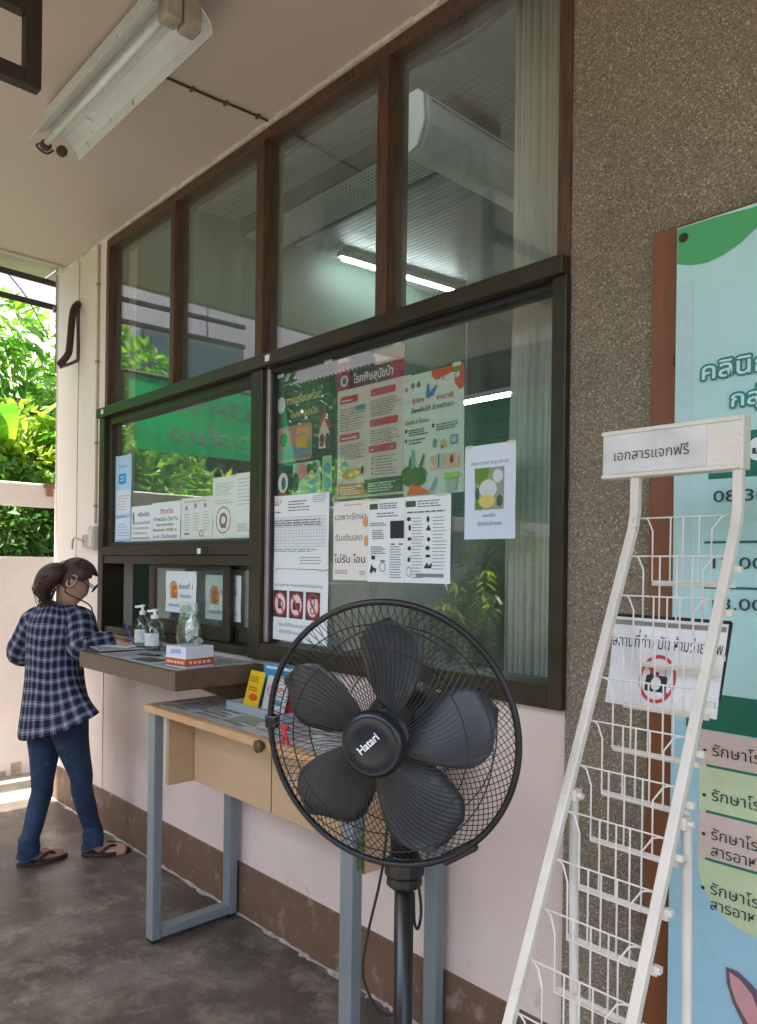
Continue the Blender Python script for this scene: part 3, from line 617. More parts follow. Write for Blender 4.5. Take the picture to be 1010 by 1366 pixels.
def plant(name, label, cat, base, cen, rad, n, size, m, seed, group=None, stems=3, clumps=14, **k):
    t = thing(name, label, cat, base, group); B = Vector(base); Cn = Vector(cen); q = random.Random(seed); b = MB()
    b.tube(smoothpath([B, B + (Cn - B) * .5 + Vector((q.uniform(-.08, .08), q.uniform(-.08, .08), 0)), Cn], 4), [.05, .046, .043, .04, .036, .033, .03, .026, .02], 7)
    for i in range(stems):
        e = Cn + Vector((q.uniform(-1, 1) * rad[0], q.uniform(-1, 1) * rad[1], q.uniform(-.3, .9) * rad[2])) * .75; s = B + (Cn - B) * q.uniform(.35, .8)
        b.tube(smoothpath([s, (s + e) / 2 + Vector((0, 0, .08)), e], 3), [.024, .02, .017, .014, .012, .01, .006], 5)
    b.build('trunk', bark, t, smooth=True); leaves(n, cen, rad, size, seed, clumps, **k).build('crown', m, t); return t
def broad_leaf(b, base, dirv, L, Wd, droop, q):
    """one long leaf with a mid rib and torn edges"""
    d = Vector(dirv).normalized(); s = d.cross(Vector((0, 0, 1)));
    s = s.normalized() if s.length > .05 else Vector((1, 0, 0)); p = Vector(base); N = 14; mid = []; 
    for i in range(N + 1):
        t = i / N; mid.append(p.copy()); dd = (d + Vector((0, 0, -droop * t * t * 2.2))).normalized(); p = p + dd * (L / N)
    for i in range(1, N):
        w0 = Wd * math.sin(math.pi * (i / N) ** .75) * .5; w1 = Wd * math.sin(math.pi * ((i + 1) / N) ** .75) * .5
        for sg in (-1, 1):
            if q.random() < .1: continue
            lift = Vector((0, 0, .18 * w0)); g = .93 if q.random() < .35 else 1.0
            b.add([mid[i], mid[i + 1], mid[i] + (mid[i + 1] - mid[i]) * g + s * sg * w1 + lift, mid[i] + s * sg * w0 + lift], [(0, 1, 2, 3)])
    b.tube(mid[::2], .010, 5)
def banana(base, h, n, seed, label, m, L=1.3):
    q = random.Random(seed); t = thing('banana_plant', label, 'plant', base, 'banana plants beyond the boundary wall'); B = Vector(base)
    b = MB(); b.tube([B, B + Vector((.03, .02, h * .5)), B + Vector((.0, .05, h))], [.09, .075, .05], 10); b.build('stem', mat('banana_stem', (.16, .17, .06), .6, var=.4, vscale=8), t, smooth=True)
    for i in range(n):
        a = i * 2.4 + q.uniform(-.3, .3); e = q.uniform(.35, 1.1); b = MB(); broad_leaf(b, B + Vector((0, .04, h - .05)), (math.cos(a) * math.cos(e), math.sin(a) * math.cos(e), math.sin(e)), L * q.uniform(.75, 1.15), .34 * q.uniform(.8, 1.2), q.uniform(.25, .7), q); b.build('leaf', m, t)
banana((-6.55, .05, 0), 2.15, 8, 3, 'tall banana plant with broad bright leaves beyond the boundary wall', LB)
banana((-7.1, .95, 0), 1.75, 7, 9, 'shorter banana plant with yellow green leaves beside the left pillar', LY, 1.05)
plant('broadleaf_tree', 'bright green broadleaf tree rising behind the banana plants', 'tree', (-8.1, .5, 0), (-8.0, .5, 2.7), (1.0, 1.5, 1.15), 5200, .15, LB, 11, stems=6, clumps=26)
plant('shrub', 'dark leafy shrub seen through the gap of the boundary wall', 'shrub', (-6.15, .1, 0), (-6.1, .15, 1.55), (.35, .75, .55), 3600, .10, LM, 12, clumps=22)
plant('shrub', 'yellow green shrub just above the rail of the boundary wall', 'shrub', (-6.7, .4, 0), (-6.6, .35, 2.25), (.45, .8, .45), 3400, .11, LY, 13, clumps=20)
for i, (x, y) in enumerate(((-8.3, -1.6), (-8.4, -4.2))):
    plant('broadleaf_tree', ('tall green tree behind the boundary wall, reflected in the left upper panes', 'second tall green tree further along the boundary wall, only reflected in the window')[i], 'tree', (x, y, 0), (x, y, 3.0), (.9, 1.25, 1.0), 4200, .15, (LB, LD)[i], 60 + i, stems=6, clumps=24)
for i, (x, y) in enumerate(((-6.7, -1.2), (-6.9, -2.6), (-6.8, -4.0), (-7.2, -5.4))):
    plant('shrub', 'dense green shrub beyond the boundary wall, seen reflected in the lower left pane', 'shrub', (x, y, 0), (x, y, (1.9, 1.55)[i > 0]), (.7, .95, (1.15, 1.0)[i > 0]), 3400, .13, (LB, LY, LB, LY, LB)[i], 20 + i, 'shrubs beyond the wall', clumps=22)
# the yard behind the photographer, seen in the window's reflections
yf = thing('yard_fence', 'grey corrugated sheet fence across the yard, seen reflected in the large pane', 'fence', (-2, -4.6, 0))
b = MB(); vs = []; n = 460
for i in range(n + 1):
    x = -5.45 + 9.5 * i / n; y = -4.6 + .024 * (1 if (i // 3) % 2 else -1); vs += [(x, y, -.05), (x, y, 1.5)]
b.add(vs, [(2 * i, 2 * i + 2, 2 * i + 3, 2 * i + 1) for i in range(n)]); b.build('sheet', mat('fence_sheet', (.62, .63, .64), .45, metal=.1, var=.15, vscale=3), yf, solid=.003)
b = MB(); b.box(-5.45, 4.05, -4.63, -4.57, 1.5, 1.545); b.build('rail', mat('fence_rail', (.5, .5, .48), .5), yf)
for x in (-5.4, -3.0, -.6, 1.8): b = MB(); b.box(x, x + .06, -4.68, -4.62, 0, 1.5); b.build('post', mat('fence_post', (.3, .3, .3), .5), yf)
shd = thing('yard_shed', 'green boarded shed with brown roof across the yard, reflected in the large pane', 'shed', (-4.4, -7.4, 0))
b = MB(); b.box(-10.5, -4.0, -8.4, -6.6, -.05, 3.84); b.build('wall', mat('shed_green', (.06, .44, .21), .5, var=.15, vscale=3), shd)
b = MB()
for i in range(15): b.box(-10.5, -4.0, -6.6, -6.592, .1 + i * .24, .115 + i * .24)
b.build('board_joints', mat('joint_dark', (.012, .05, .03), .7), shd)
b = MB()
for i in range(84): x = -10.8 + i * .085; b.prism([(x, -8.8, 3.86), (x + .02, -8.8, 3.86), (x + .03, -8.8, 3.90), (x + .075, -8.8, 3.90), (x + .085, -8.8, 3.86), (x + .085, -8.8, 3.88), (x + .04, -8.8, 3.92), (x, -8.8, 3.88)], (0, 3.9, .16))
b.build('roof', mat('shed_roof', (.13, .095, .07), .6, var=.35, vscale=4), shd)
b = MB()
for y, z in ((-5.0, 4.0), (-5.5, 3.985), (-6.0, 3.965), (-6.5, 3.945)): b.box(-10.8, -3.7, y - .03, y + .03, z - .07, z)
b.build('rafter', mat('shed_rafter', (.10, .065, .045), .7, var=.3), shd)
for i, (x, y, h, s, m) in enumerate(((-.6, -6.5, 3.0, 1.2, LM), (.8, -6.8, 3.4, 1.5, LD), (3.0, -6.0, 3.0, 1.3, LM))):
    plant('yard_tree', 'leafy tree standing behind the grey yard fence, seen reflected in the window', 'tree', (x, y, 0), (x, y, h * .75), (s, s, h * .42), 4200, .16, m, 40 + i, 'trees behind the yard fence', stems=6, clumps=24)
def spray(base, label, seed, n=9, m=LY):
    q = random.Random(seed); t = thing('bamboo_plant', label, 'plant', base, 'potted plants at the verandah edge'); B = Vector(base)
    b = MB(); b.lathe([(.13, 0), (.16, .28), (.15, .28), (.145, .24)], Matrix.Translation(B), 20); b.build('pot', mat('clay_pot', (.3, .13, .07), .8, var=.2), t)
    st = MB(); lf = MB()
    for i in range(n):
        a = q.uniform(0, 6.28); L = q.uniform(.8, 1.6); e = B + Vector((math.cos(a) * L * .42, math.sin(a) * L * .42, .25 + L * .85)); pts = smoothpath([B + Vector((0, 0, .24)), B + Vector((math.cos(a) * .08, math.sin(a) * .08, .3 + L * .5)), e], 6); st.tube(pts, .006, 5)
        for p in pts[4:]:
            for k in range(5):
                aa = q.uniform(0, 6.28); d = Vector((math.cos(aa), math.sin(aa), q.uniform(-.5, .3))).normalized(); s = d.cross(Vector((0, 0, 1))).normalized(); l = q.uniform(.12, .24); w = .014; lf.add([p, p + d * l * .4 + s * w, p + d * l - Vector((0, 0, .04)), p + d * l * .4 - s * w], [(0, 1, 2, 3)])
    st.build('stems', mat('bamboo_stem', (.14, .17, .04), .5), t); lf.build('leaves', m, t)
spray((-4.5, -3.7, -.03), 'bright bamboo spray in a clay pot, reflected low in the large pane', 5, 18)
spray((-5.1, -3.95, -.03), 'darker bamboo in a clay pot, reflected behind the fan', 6, 9, LM)
plant('shrub', 'pale feathery shrub at the verandah edge, reflected low in the large pane', 'shrub', (-4.35, -4.15, -.03), (-4.35, -4.15, 1.2), (.62, .33, .62), 1500, .15, LY, 77, stems=7, clumps=16, lw=.2)
# green banner on the boundary wall side, its mirror image shows in the lower left pane
gb = Sheet('green_banner', 'large green cloth banner with dark lettering, reflected in the lower left pane', 'banner', (-5.45, -2.12, 2.86), (0, 1.42, 0), (.205, 0, -.59), mat('green_cloth', (.003, .30, .09), .95, var=.12, vscale=3, spec=.03), wave=.006)
gb.part('lettering', '#0a3f20', [('t', 'ฉีดวัคซีน', .06, .42, .72, .30, 'l', .012), ('t', 'สัตว์เลี้ยง', .06, .84, .74, .30, 'l', .012)])
b = MB(); b.tube([(-5.455, -2.2, 2.87), (-5.455, -.6, 2.87)], .016, 8); b.build('pole', rust, gb.root)
for y in (-2.14, -.66): b = MB(); b.box(-5.50, -5.46, y - .02, y + .02, 1.98, 2.9); b.build('upright', rust, gb.root)
# ================================================================== COUNTER AND TABLE
ct = thing('counter', 'brown wooden service counter under the window hatch', 'counter', (-3.2, -.2, .98))
ZK = 1.055
poly = [(-2.505, -.42), (-2.505, -.035), (-4.0, -.035), (-4.0, -.15), (-3.60, -.19), (-3.365, -.42)]
b = MB(); b.prism([(x, y, .985) for x, y in poly], (0, 0, ZK - .985)); b.build('top', counterm, ct, bevel=.004)
b = MB(); b.prism([(-3.28, -.33, .984), (-3.28, -.013, .984), (-3.28, -.013, .86)], (.045, 0, 0)); b.build('support', counterm, ct)
b = MB(); b.prism([(-2.60, -.30, .984), (-2.60, -.013, .984), (-2.60, -.013, .86)], (.04, 0, 0)); b.build('support', counterm, ct)
newsm = mat('newsprint', (.46, .47, .46), .55, var=.25, vscale=16, stretch=(1, 2.5, 1), spots=(.20, .205, .20), spotscale=26, spotth=.56)
def flat_sheet(name, label, cat, cen, L, Wd, rot, m, z, lines=None, th=.0016):
    c = Vector((cen[0], cen[1], z)); U = Vector((math.cos(rot), math.sin(rot), 0)) * L; V = Vector((math.sin(rot), -math.cos(rot), 0)) * Wd
    return Sheet(name, label, cat, c - U / 2 - V / 2, U, V, m, thick=th, wave=.0006)
s = flat_sheet('newspaper', 'newspaper sheets taped flat over the right half of the counter top', 'newspaper', (-2.86, -.235), .66, .34, .02, newsm, ZK + .0032)
s.part('print', '#4c4f4e', [('ln', .04, .05, .3, .95, 14, .022), ('ln', .36, .05, .62, .6, 9, .022), ('ln', .68, .08, .96, .95, 13, .022)]); s.part('photo', '#383c3c', [('r', .37, .66, .6, .92)])
s = flat_sheet('newspaper', 'crumpled newspaper by the woman\'s hand at the left end of the counter', 'newspaper', (-3.40, -.215), .34, .26, -.18, newsm, ZK + .0058)
s.part('print', '#4c4f4e', [('ln', .05, .06, .46, .94, 10, .03), ('ln', .53, .06, .95, .94, 10, .03)])
s = flat_sheet('form', 'white paper form lying under the woman\'s hand on the counter', 'paper', (-3.42, -.20), .21, .15, .35, paper, ZK + .0085)
s.part('print', '#55585c', [('ln', .1, .1, .9, .9, 7, .03)])
s = flat_sheet('card', 'small dark card lying on the counter beside the pump bottles', 'card', (-3.0, -.27), .10, .045, .4, mat('dark_card', (.015, .016, .02), .4), ZK + .0085, th=.002)
s.part('print', '#50545a', [('ln', .1, .2, .9, .8, 2, .1)])
def pump(x, y, hgt, rad, label, full):
    t = thing('pump_bottle', label, 'bottle', (x, y, ZK + .0045), 'pump bottles on the counter'); M = Matrix.Translation((x, y, ZK + .0045))
    clear = glass_mat('clear_plastic_' + str(full), (.86, .90, .91), .10, .05)
    b = MB(); b.lathe([(rad * .9, 0), (rad, .006), (rad, hgt * .62), (rad * .82, hgt * .76), (rad * .36, hgt * .86), (rad * .34, hgt * .92)], M, 24); b.build('body', clear, t, smooth=True)
    b = MB(); b.lathe([(rad * .8, .005), (rad * .9, .012), (rad * .9, hgt * full), (rad * .02, hgt * full + .001)], M, 20); b.build('gel', glass_mat('gel_' + str(full), (.80, .86, .86), .05, .1), t, smooth=True)
    wh = mat('pump_white', (.80, .82, .82), .35)
    b = MB(); b.lathe([(rad * .42, hgt * .90), (rad * .42, hgt), (rad * .2, hgt * 1.01), (rad * .17, hgt * 1.12), (rad * .32, hgt * 1.125), (rad * .3, hgt * 1.17), (.002, hgt * 1.18)], M, 16); b.bar((x, y, ZK + hgt * 1.155), (x - .030, y - .02, ZK + hgt * 1.14), .011, .010); b.build('pump', wh, t)
    b = MB(); vs = []
    for i in range(13):
        a = R(-135 + i * 11); vs += [(x + (rad + .0008) * math.cos(a), y + (rad + .0008) * math.sin(a), ZK + .0045 + hgt * z) for z in (.14, .50)]
    b.add(vs, [(2 * i, 2 * i + 2, 2 * i + 3, 2 * i + 1) for i in range(12)]); b.build('sticker', mat('bottle_label', (.72, .74, .70), .5, var=.25, vscale=60), t, solid=.0004)
pump(-3.165, -.165, .155, .043, 'clear pump bottle with a white label, nearer to the tissue box', .5)
pump(-3.315, -.150, .165, .034, 'slimmer clear pump bottle standing behind the other one', .35)
tb = thing('tissue_box', 'white and orange tissue box at the front right corner of the counter', 'box', (-2.6, -.31, ZK))
a = R(8); ux = Vector((math.cos(a), math.sin(a), 0)); uy = Vector((-math.sin(a), math.cos(a), 0)); o = Vector((-2.605, -.305, ZK + .0045))
def obox(b, o, ux, uy, hx, hy, z0, z1): b.prism([o + ux * sx * hx + uy * sy * hy + Vector((0, 0, z0)) for sx, sy in ((-1, -1), (1, -1), (1, 1), (-1, 1))], (0, 0, z1 - z0))
b = MB(); obox(b, o, ux, uy, .060, .064, .0, .078); b.build('carton', mat('carton_white', (.66, .70, .80), .5, var=.06), tb, bevel=.002)
b = MB(); obox(b, o, ux, uy, .0612, .0652, .006, .034); b.build('orange_band', mat('carton_orange', (.52, .105, .035), .5, var=.5, vscale=28), tb)
b = MB(); obox(b, o, ux, uy, .0616, .0656, .0345, .040); b.build('white_stripe', mat('carton_stripe', (.75, .72, .7), .5), tb)
b = MB()
for i in range(5): p = o - uy * .0657 + ux * (-.05 + i * .021); b.bar(p + Vector((0, 0, .02)), p + ux * .014 + Vector((0, 0, .02)), .0006, .009)
for i in range(5): p = o + ux * .0617 + uy * (-.05 + i * .021); b.bar(p + Vector((0, 0, .02)), p + uy * .013 + Vector((0, 0, .02)), .0006, .010)
b.build('lettering', mat('carton_print', (.75, .6, .5), .5), tb)
b = MB(); p = o - uy * .0657; b.bar(p + ux * -.03 + Vector((0, 0, .058)), p + ux * .03 + Vector((0, 0, .062)), .0006, .016); b.build('blue_mark', mat('carton_blue', (.32, .40, .65), .5), tb)
pb = thing('plastic_bag', 'crinkled clear plastic bag standing on the tissue box', 'bag', (-2.63, -.3, ZK + .085))
q = random.Random(4); rings = []
for i, (hx, hy, z) in enumerate(((.04, .034, .0), (.055, .04, .03), (.056, .034, .06), (.047, .028, .09), (.044, .02, .105), (.050, .012, .135), (.05, .006, .155))):
    rings.append([o + ux * (hx * math.cos(t) * (1 + q.uniform(-.13, .13)) - .012) + uy * (hy * math.sin(t) * (1 + q.uniform(-.3, .3))) + Vector((0, 0, .080 + z + q.uniform(-.004, .004))) for t in [2 * math.pi * k / 18 for k in range(18)]])
bagm = glass_mat('bag_plastic', (.80, .86, .82), .16, .18)
b = MB(); b.loft(rings, cap=False); b.build('film', bagm, pb)
b = MB(); obox(b, o - ux * .012, ux, uy, .048, .008, .205, .238); b.build('folded_top', mat('bag_fold', (.55, .64, .58), .35, var=.2, vscale=30), pb, bevel=.004)
b = MB()
for i in range(9):
    p = o + ux * q.uniform(-.045, .02) + uy * q.uniform(-.02, .02) + Vector((0, 0, q.uniform(.09, .15))); a = q.uniform(0, 3); d = Vector((math.cos(a), math.sin(a) * .5, q.uniform(-.6, .9))).normalized(); e = d.orthogonal().normalized(); b.add([p, p + d * .05, p + d * .045 + e * .025, p + e * .03], [(0, 1, 2, 3)])
b.build('tissue_inside', mat('tissue', (.72, .76, .74), .7), pb, solid=.001)

tbl = thing('table', 'tall laminate table on a blue grey steel frame against the wall', 'table', (-2.1, -.2, 0))
TX0, TX1, TY0, TY1 = -2.765, -1.46, -.405, -.018
b = MB(); b.box(TX0, TX1, TY0, TY1, .877, .904); b.build('tabletop', laminate, tbl, bevel=.003)
b = MB(); b.box(TX0 + .003, TX1 - .003, TY0 - .0035, TY0 - .0005, .878, .9025); b.build('edge_band', laminate_edge, tbl)
b = MB(); b.box(-2.668, -1.575, -.245, -.228, .60, .876); b.build('front_panel', laminate, tbl, bevel=.001)
b = MB(); b.box(-2.690, -2.672, -.352, -.228, .60, .876); b.build('side_panel', laminate, tbl, bevel=.001)
b = MB(); b.box(-1.574, -1.556, -.352, -.228, .60, .876); b.build('side_panel', laminate, tbl, bevel=.001)
b = MB(); b.box(-2.151, -2.148, -.2465, -.2445, .60, .876); b.build('panel_seam', mat('seam_dark', (.06, .035, .02), .7), tbl)
b = MB(); b.lathe([(.012, 0), (.012, .012), (.020, .014), (.020, .026), (.012, .030)], Matrix.Translation((at(350, 988, Y=-.41).x, -.404, .888)) @ Matrix.Rotation(R(90), 4, 'X'), 20); b.build('lock', mat('old_brass', (.10, .075, .04), .4, metal=.6, var=.3), tbl)
for x in (-2.745, -1.605):
    fr_ = MB(); fr_.box(x, x + .052, -.40, -.362, .012, .875); fr_.build('leg', bluegrey, tbl, bevel=.004)
    fr_ = MB(); fr_.box(x, x + .052, -.062, -.024, .012, .875); fr_.build('leg', bluegrey, tbl, bevel=.004)
    fr_ = MB(); fr_.box(x + .001, x + .051, -.361, -.063, .014, .052); fr_.build('foot_bar', bluegrey, tbl, bevel=.004)
    fr_ = MB(); fr_.box(x + .004, x + .048, -.396, -.366, 0, .0125); fr_.box(x + .004, x + .048, -.058, -.028, 0, .0125); fr_.build('foot_pad', black_gasket, tbl)
b = MB(); b.box(-1.5525, -1.5512, -.385, -.366, .62, .70); b.build('green_sticker', mat('sticker_green', (.07, .16, .05), .5), tbl)
sh = flat_sheet('table_cover', 'wrinkled plastic and newspaper sheet spread over the table top', 'cover', (-2.09, -.205), 1.22, .345, 0, mat('plastic_over_newsprint', (.50, .51, .52), .22, var=.3, vscale=14, stretch=(1, 2.5, 1), bump=.25, bscale=22, spots=(.30, .305, .30), spotscale=20, spotth=.56), .9075)
sh.part('print', '#5b5e5e', [('ln', .03, .06, .16, .94, 10, .03), ('ln', .18, .06, .31, .94, 9, .03), ('ln', .33, .4, .46, .94, 6, .03), ('ln', .5, .1, .7, .9, 9, .03)])
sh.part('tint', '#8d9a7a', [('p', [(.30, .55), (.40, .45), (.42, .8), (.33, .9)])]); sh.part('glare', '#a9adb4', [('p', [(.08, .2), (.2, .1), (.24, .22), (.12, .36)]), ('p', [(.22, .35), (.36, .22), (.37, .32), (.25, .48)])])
# booklets in a tray
tr = thing('tray', 'shallow grey tray holding upright booklets at the back of the table', 'tray', (-2.3, -.12, .909))
trm = mat('tray_grey', (.34, .38, .43), .4)
b = MB(); b.box(-2.46, -2.12, -.23, -.05, .909, .914); b.box(-2.46, -2.12, -.233, -.229, .909, .940); b.box(-2.463, -2.459, -.23, -.05, .909, .940); b.box(-2.12, -2.116, -.23, -.05, .909, .940); b.build('body', trm, tr)
def booklet(label, x0, y, wd, hg, tilt, yaw, col, parts):
    t = R(tilt); U = Vector((math.cos(R(yaw)), math.sin(R(yaw)), 0)) * wd; V = Vector((0, -math.sin(t), -math.cos(t))) * hg
    s = Sheet('booklet', label, 'booklet', Vector((x0, y, .916)) - V, U, V, mat('cover_' + col, col, .35), 'booklets on the table', thick=.006)
    for nm, c, sh in parts: s.part(nm, c, sh)
booklet('blue booklet standing at the back of the grey tray', -2.45, -.105, .215, .155, 14, 4, '#3f93c8', [('title', '#d7e6ee', [('r', .05, .05, .95, .11)])])
booklet('yellow booklet leaning in front at the left of the tray', -2.455, -.165, .10, .135, 16, -4, '#e6c422', [('title', '#d8551f', [('e', .6, .72, .32, .1), ('ln', .15, .4, .9, .55, 2, .05)]), ('text', '#8a6b10', [('ln', .1, .12, .8, .3, 3, .03)])])
booklet('white booklet with orange lettering beside the yellow one', -2.355, -.150, .13, .125, 14, 2, '#c9c8c3', [('title', '#c96a2e', [('t', 'คู่มือ', .1, .5, .75, .35, 'l', 0)]), ('blue_shape', '#4a86ad', [('e', .6, .75, .25, .1)])])
booklet('red booklet with white spots at the right of the tray', -2.245, -.125, .105, .150, 15, 0, '#b3202a', [('spots', '#e3d6d2', [('e', .3, .35, .12, .07), ('e', .65, .5, .14, .08), ('e', .4, .72, .12, .06), ('e', .8, .22, .1, .06)])])
wt = thing('white_figurine', 'small white ornament standing next to the red booklet', 'ornament', (-2.125, -.07, .906))
b = MB(); b.lathe([(.02, 0), (.026, .03), (.022, .08), (.012, .105), (.016, .125), (.012, .145), (.003, .15)], Matrix.Translation((-2.105, -.075, .9085)), 16); b.build('body', mat('glazed_white', (.7, .7, .66), .3), wt, smooth=True)
b = MB(); b.lathe([(.006, 0), (.006, .01)], Matrix.Translation((-2.107, -.088, 1.03)) @ Matrix.Rotation(R(90), 4, 'X'), 8); b.build('mark', fanblack, wt)

# ================================================================== PEDESTAL FAN
FC = at(516, 979, d=1.40)
fn = thing('pedestal_fan', 'black pedestal fan with wire guard and dusty blades in front of the table', 'fan', (FC.x, FC.y, 0))
ax = (-fF * .925 - fR * .37 + Vector((0, 0, -.06))).normalized()
sx_ = Vector((0, 0, 1)).cross(ax).normalized(); sy_ = ax.cross(sx_)
FM = Matrix((sx_, sy_, ax)).transposed().to_4x4(); FM.translation = FC
def L(x, y, z): return FM @ Vector((x, y, z))
RG = .242
def ring(r, z, t, n=96): b = MB(); b.tube([L(r * math.cos(2 * math.pi * i / n), r * math.sin(2 * math.pi * i / n), z) for i in range(n)], t, 8, closed=True); return b
ring(RG, 0, .0062).build('guard_rim', fanblack, fn, smooth=True)
def cage(nw, r1, depth, twist, rings, name):
    b = MB()
    for i in range(nw):
        a = 2 * math.pi * i / nw; pts = []
        for k in range(13):
            t = k / 12; r = r1 + (RG - r1) * t; z = depth * (1 - t ** 2.6) ** .85 if t < 1 else 0
            q = a + twist * (t ** 1.5); pts.append(L(r * math.cos(q), r * math.sin(q), z))
        b.tube(pts, .00078, 4, cap=False)
    o = b.build(name, fanwire, fn)
    b = MB()
    for r in rings:
        t = (r - r1) / (RG - r1); z = depth * (1 - t ** 2.6) ** .85; n = 72
        b.tube([L(r * math.cos(2 * math.pi * i / n), r * math.sin(2 * math.pi * i / n), z - math.copysign(.0015, depth)) for i in range(n)], .0013, 5, closed=True)
    b.build('support_ring', fanwire, o)
cage(104, .056, .068, .42, (.165, .205), 'front_guard')
cage(96, .06, -.095, -.50, (.12, .19), 'rear_guard')
for k in range(5):
    ph = R(79 + 72 * k); b = MB(); NR, NT = 12, 9; top = []; bot = []
    for i in range(NR + 1):
        s = i / NR; r = .050 + .165 * s
        half = (.030 + .050 * math.sin(min(1, s * 1.25) * math.pi / 2)) * (1 if s < .72 else math.sqrt(max(0, 1 - ((s - .72) / .285) ** 2)))
        skew = .024 * s
        for j in range(NT):
            u = -1 + 2 * j / (NT - 1); c = u * half + skew; z = .014 - .030 * u * (1 - .35 * s) + .006 * (1 - u * u)
            x = r * math.cos(c / max(r, .06) * .9); y = r * math.sin(c / max(r, .06) * .9)
            top.append(L(x * math.cos(ph) - y * math.sin(ph), x * math.sin(ph) + y * math.cos(ph), z))
    b.add(top, [(i * NT + j, i * NT + j + 1, (i + 1) * NT + j + 1, (i + 1) * NT + j) for i in range(NR) for j in range(NT - 1)])
    b.build('blade', fanblade, fn, smooth=True, solid=.0022)
b = MB(); b.lathe([(.052, -.03), (.053, .026), (.045, .032)], FM, 32); b.build('hub', fanblade, fn)
b = MB(); b.lathe([(.059, .056), (.060, .066), (.057, .074), (.049, .080), (.047, .0785), (.03, .0815), (.004, .0825)], FM, 48); cap_ = b.build('cap', fancap, fn, smooth=True)
tv, tf, dp = text_mesh('Hatari', .022); xs = [x for x, _ in tv]; wd = max(xs) - min(xs); k = .047 / wd; ca, sa = math.cos(R(44)), math.sin(R(44)); b = MB(); vs = []
for i, (x, y) in enumerate(tv): X_ = (x - min(xs)) * k - .0235; Y_ = y * k * 1.05 - .006; vs.append(L(X_ * ca - Y_ * sa - .002, X_ * sa + Y_ * ca + .004, .0832 + dp[i] * .00004))
b.add(vs, tf); b.build('lettering', mat('logo_white', (.75, .77, .78), .5), cap_)
b = MB(); b.lathe([(.050, -.045), (.066, -.06), (.070, -.10), (.066, -.16), (.045, -.185), (.02, -.19)], FM, 32); b.build('motor', fanblack, fn, smooth=True)
PX, PY = FC.x - .005, FC.y + .005
pole_xy = at(539, 1200, d=1.435); PX, PY = pole_xy.x, pole_xy.y
mo = L(0, 0, -.115)
b = MB(); b.tube([mo + Vector((0, 0, -.03)), (mo * .4 + Vector((PX, PY, FC.z - .12)) * .6), (PX, PY, FC.z - .17), (PX, PY, FC.z - .235)], [.036, .032, .028, .026], 14); b.build('neck', fanblack, fn, smooth=True)
b = MB(); b.lathe([(.028, .0), (.034, .006), (.034, .022), (.038, .026), (.038, .048), (.030, .054), (.030, .062)], Matrix.Translation((PX, PY, FC.z - .292)), 12); b.build('collar', fanblack, fn, bevel=.002)
b = MB(); b.tube([(PX, PY, .02), (PX, PY, FC.z - .285)], .0182, 20); b.build('pole', mat('pole_black', (.008, .008, .0085), .3, var=.1), fn, smooth=True)
b = MB(); b.lathe([(.20, 0), (.205, .012), (.19, .022), (.06, .04), (.03, .06), (.026, .09)], Matrix.Translation((PX, PY, 0)), 40); b.build('base', fanblack, fn, smooth=True)
b = MB(); b.bar(L(.105, -.222, -.004), L(.165, -.183, -.004), .020, .016, ax); b.build('latch', fanblack, fn, bevel=.004)
b = MB(); b.bar(L(-.252, .002, -.002), L(-.226, .002, -.002), .026, .018, ax); b.build('clip', fanblack, fn, bevel=.004)
b = MB(); b.tube([L(-.185, .008, .05), L(-.183, -.004, .055), L(-.188, -.022, .05)], .0032, 6); b.tube([L(-.183, .006, .052), L(-.178, -.008, .055), L(-.176, -.024, .05)], .0032, 6); b.tube([L(-.192, .009, .05), L(-.174, .009, .052)], .004, 6); b.build('red_tag', mat('red_ribbon', (.40, .02, .02), .6), fn)
d0 = 1.46
b = MB(); b.tube(smoothpath([at(520, 1060, d=1.5), at(514, 1130, d=d0), at(506, 1180, d=d0), at(492, 1240, d=d0), at(484, 1290, d=d0), at(489, 1318, d=d0), at(503, 1345, d=d0), at(520, 1354, d=d0), at(532, 1346, d=d0)], 8), .0028, 7); b.build('power_cord', fanblack, fn, smooth=True)
b = MB(); b.tube(smoothpath([at(549, 1160, d=d0), at(558, 1180, d=d0), at(562, 1215, d=d0), at(558, 1238, d=d0), at(553, 1230, d=d0), at(552, 1190, d=d0)], 8), .0028, 7); b.build('cord_loop', fanblack, fn, smooth=True)

# ================================================================== LEAFLET RACK
RX0, RX1 = -.757, -.560
def ry(z): return -.372 - .462 * (1.548 - z) if z < 1.548 else -.372
rack = thing('leaflet_rack', 'white wire leaflet rack leaning on two back legs with a lettered header', 'rack', (-.66, -.8, 0))
for x in (RX0, RX1):
    b = MB(); rr = []
    for y, z in ((ry(0), 0.0), (ry(1.53), 1.53), (-.373, 1.56), (-.372, 1.64)):
        rr.append([Vector((x + i * .0088, y + j * .0085, z)) for i, j in ((-1, -1), (1, -1), (1, 1), (-1, 1))])
    b.loft(rr); b.build('upright', whitepaint, rack, bevel=.0025)
    b = MB(); b.tube([(x + (.012 if x > -.6 else .004), -.585, 1.055), (x + (.014 if x > -.6 else .006), -.575, .5), (x + .012, -.57, 0)], .0085, 10); b.build('back_leg', whitepaint, rack, smooth=True)
    b = MB(); b.tube([(x - .010, -.589, 1.05), (x + .026, -.589, 1.05)], .005, 8); b.box(x + .0, x + .016, -.597, -.578, 1.040, 1.060); b.build('hinge', whitepaint, rack)
HX0, HX1, HZ0, HZ1 = -.824, -.548, 1.628, 1.7235
b = MB(); b.box(HX0, HX1, -.384, -.352, HZ0, HZ1); hd = b.build('header', whitepaint, rack, bevel=.002)
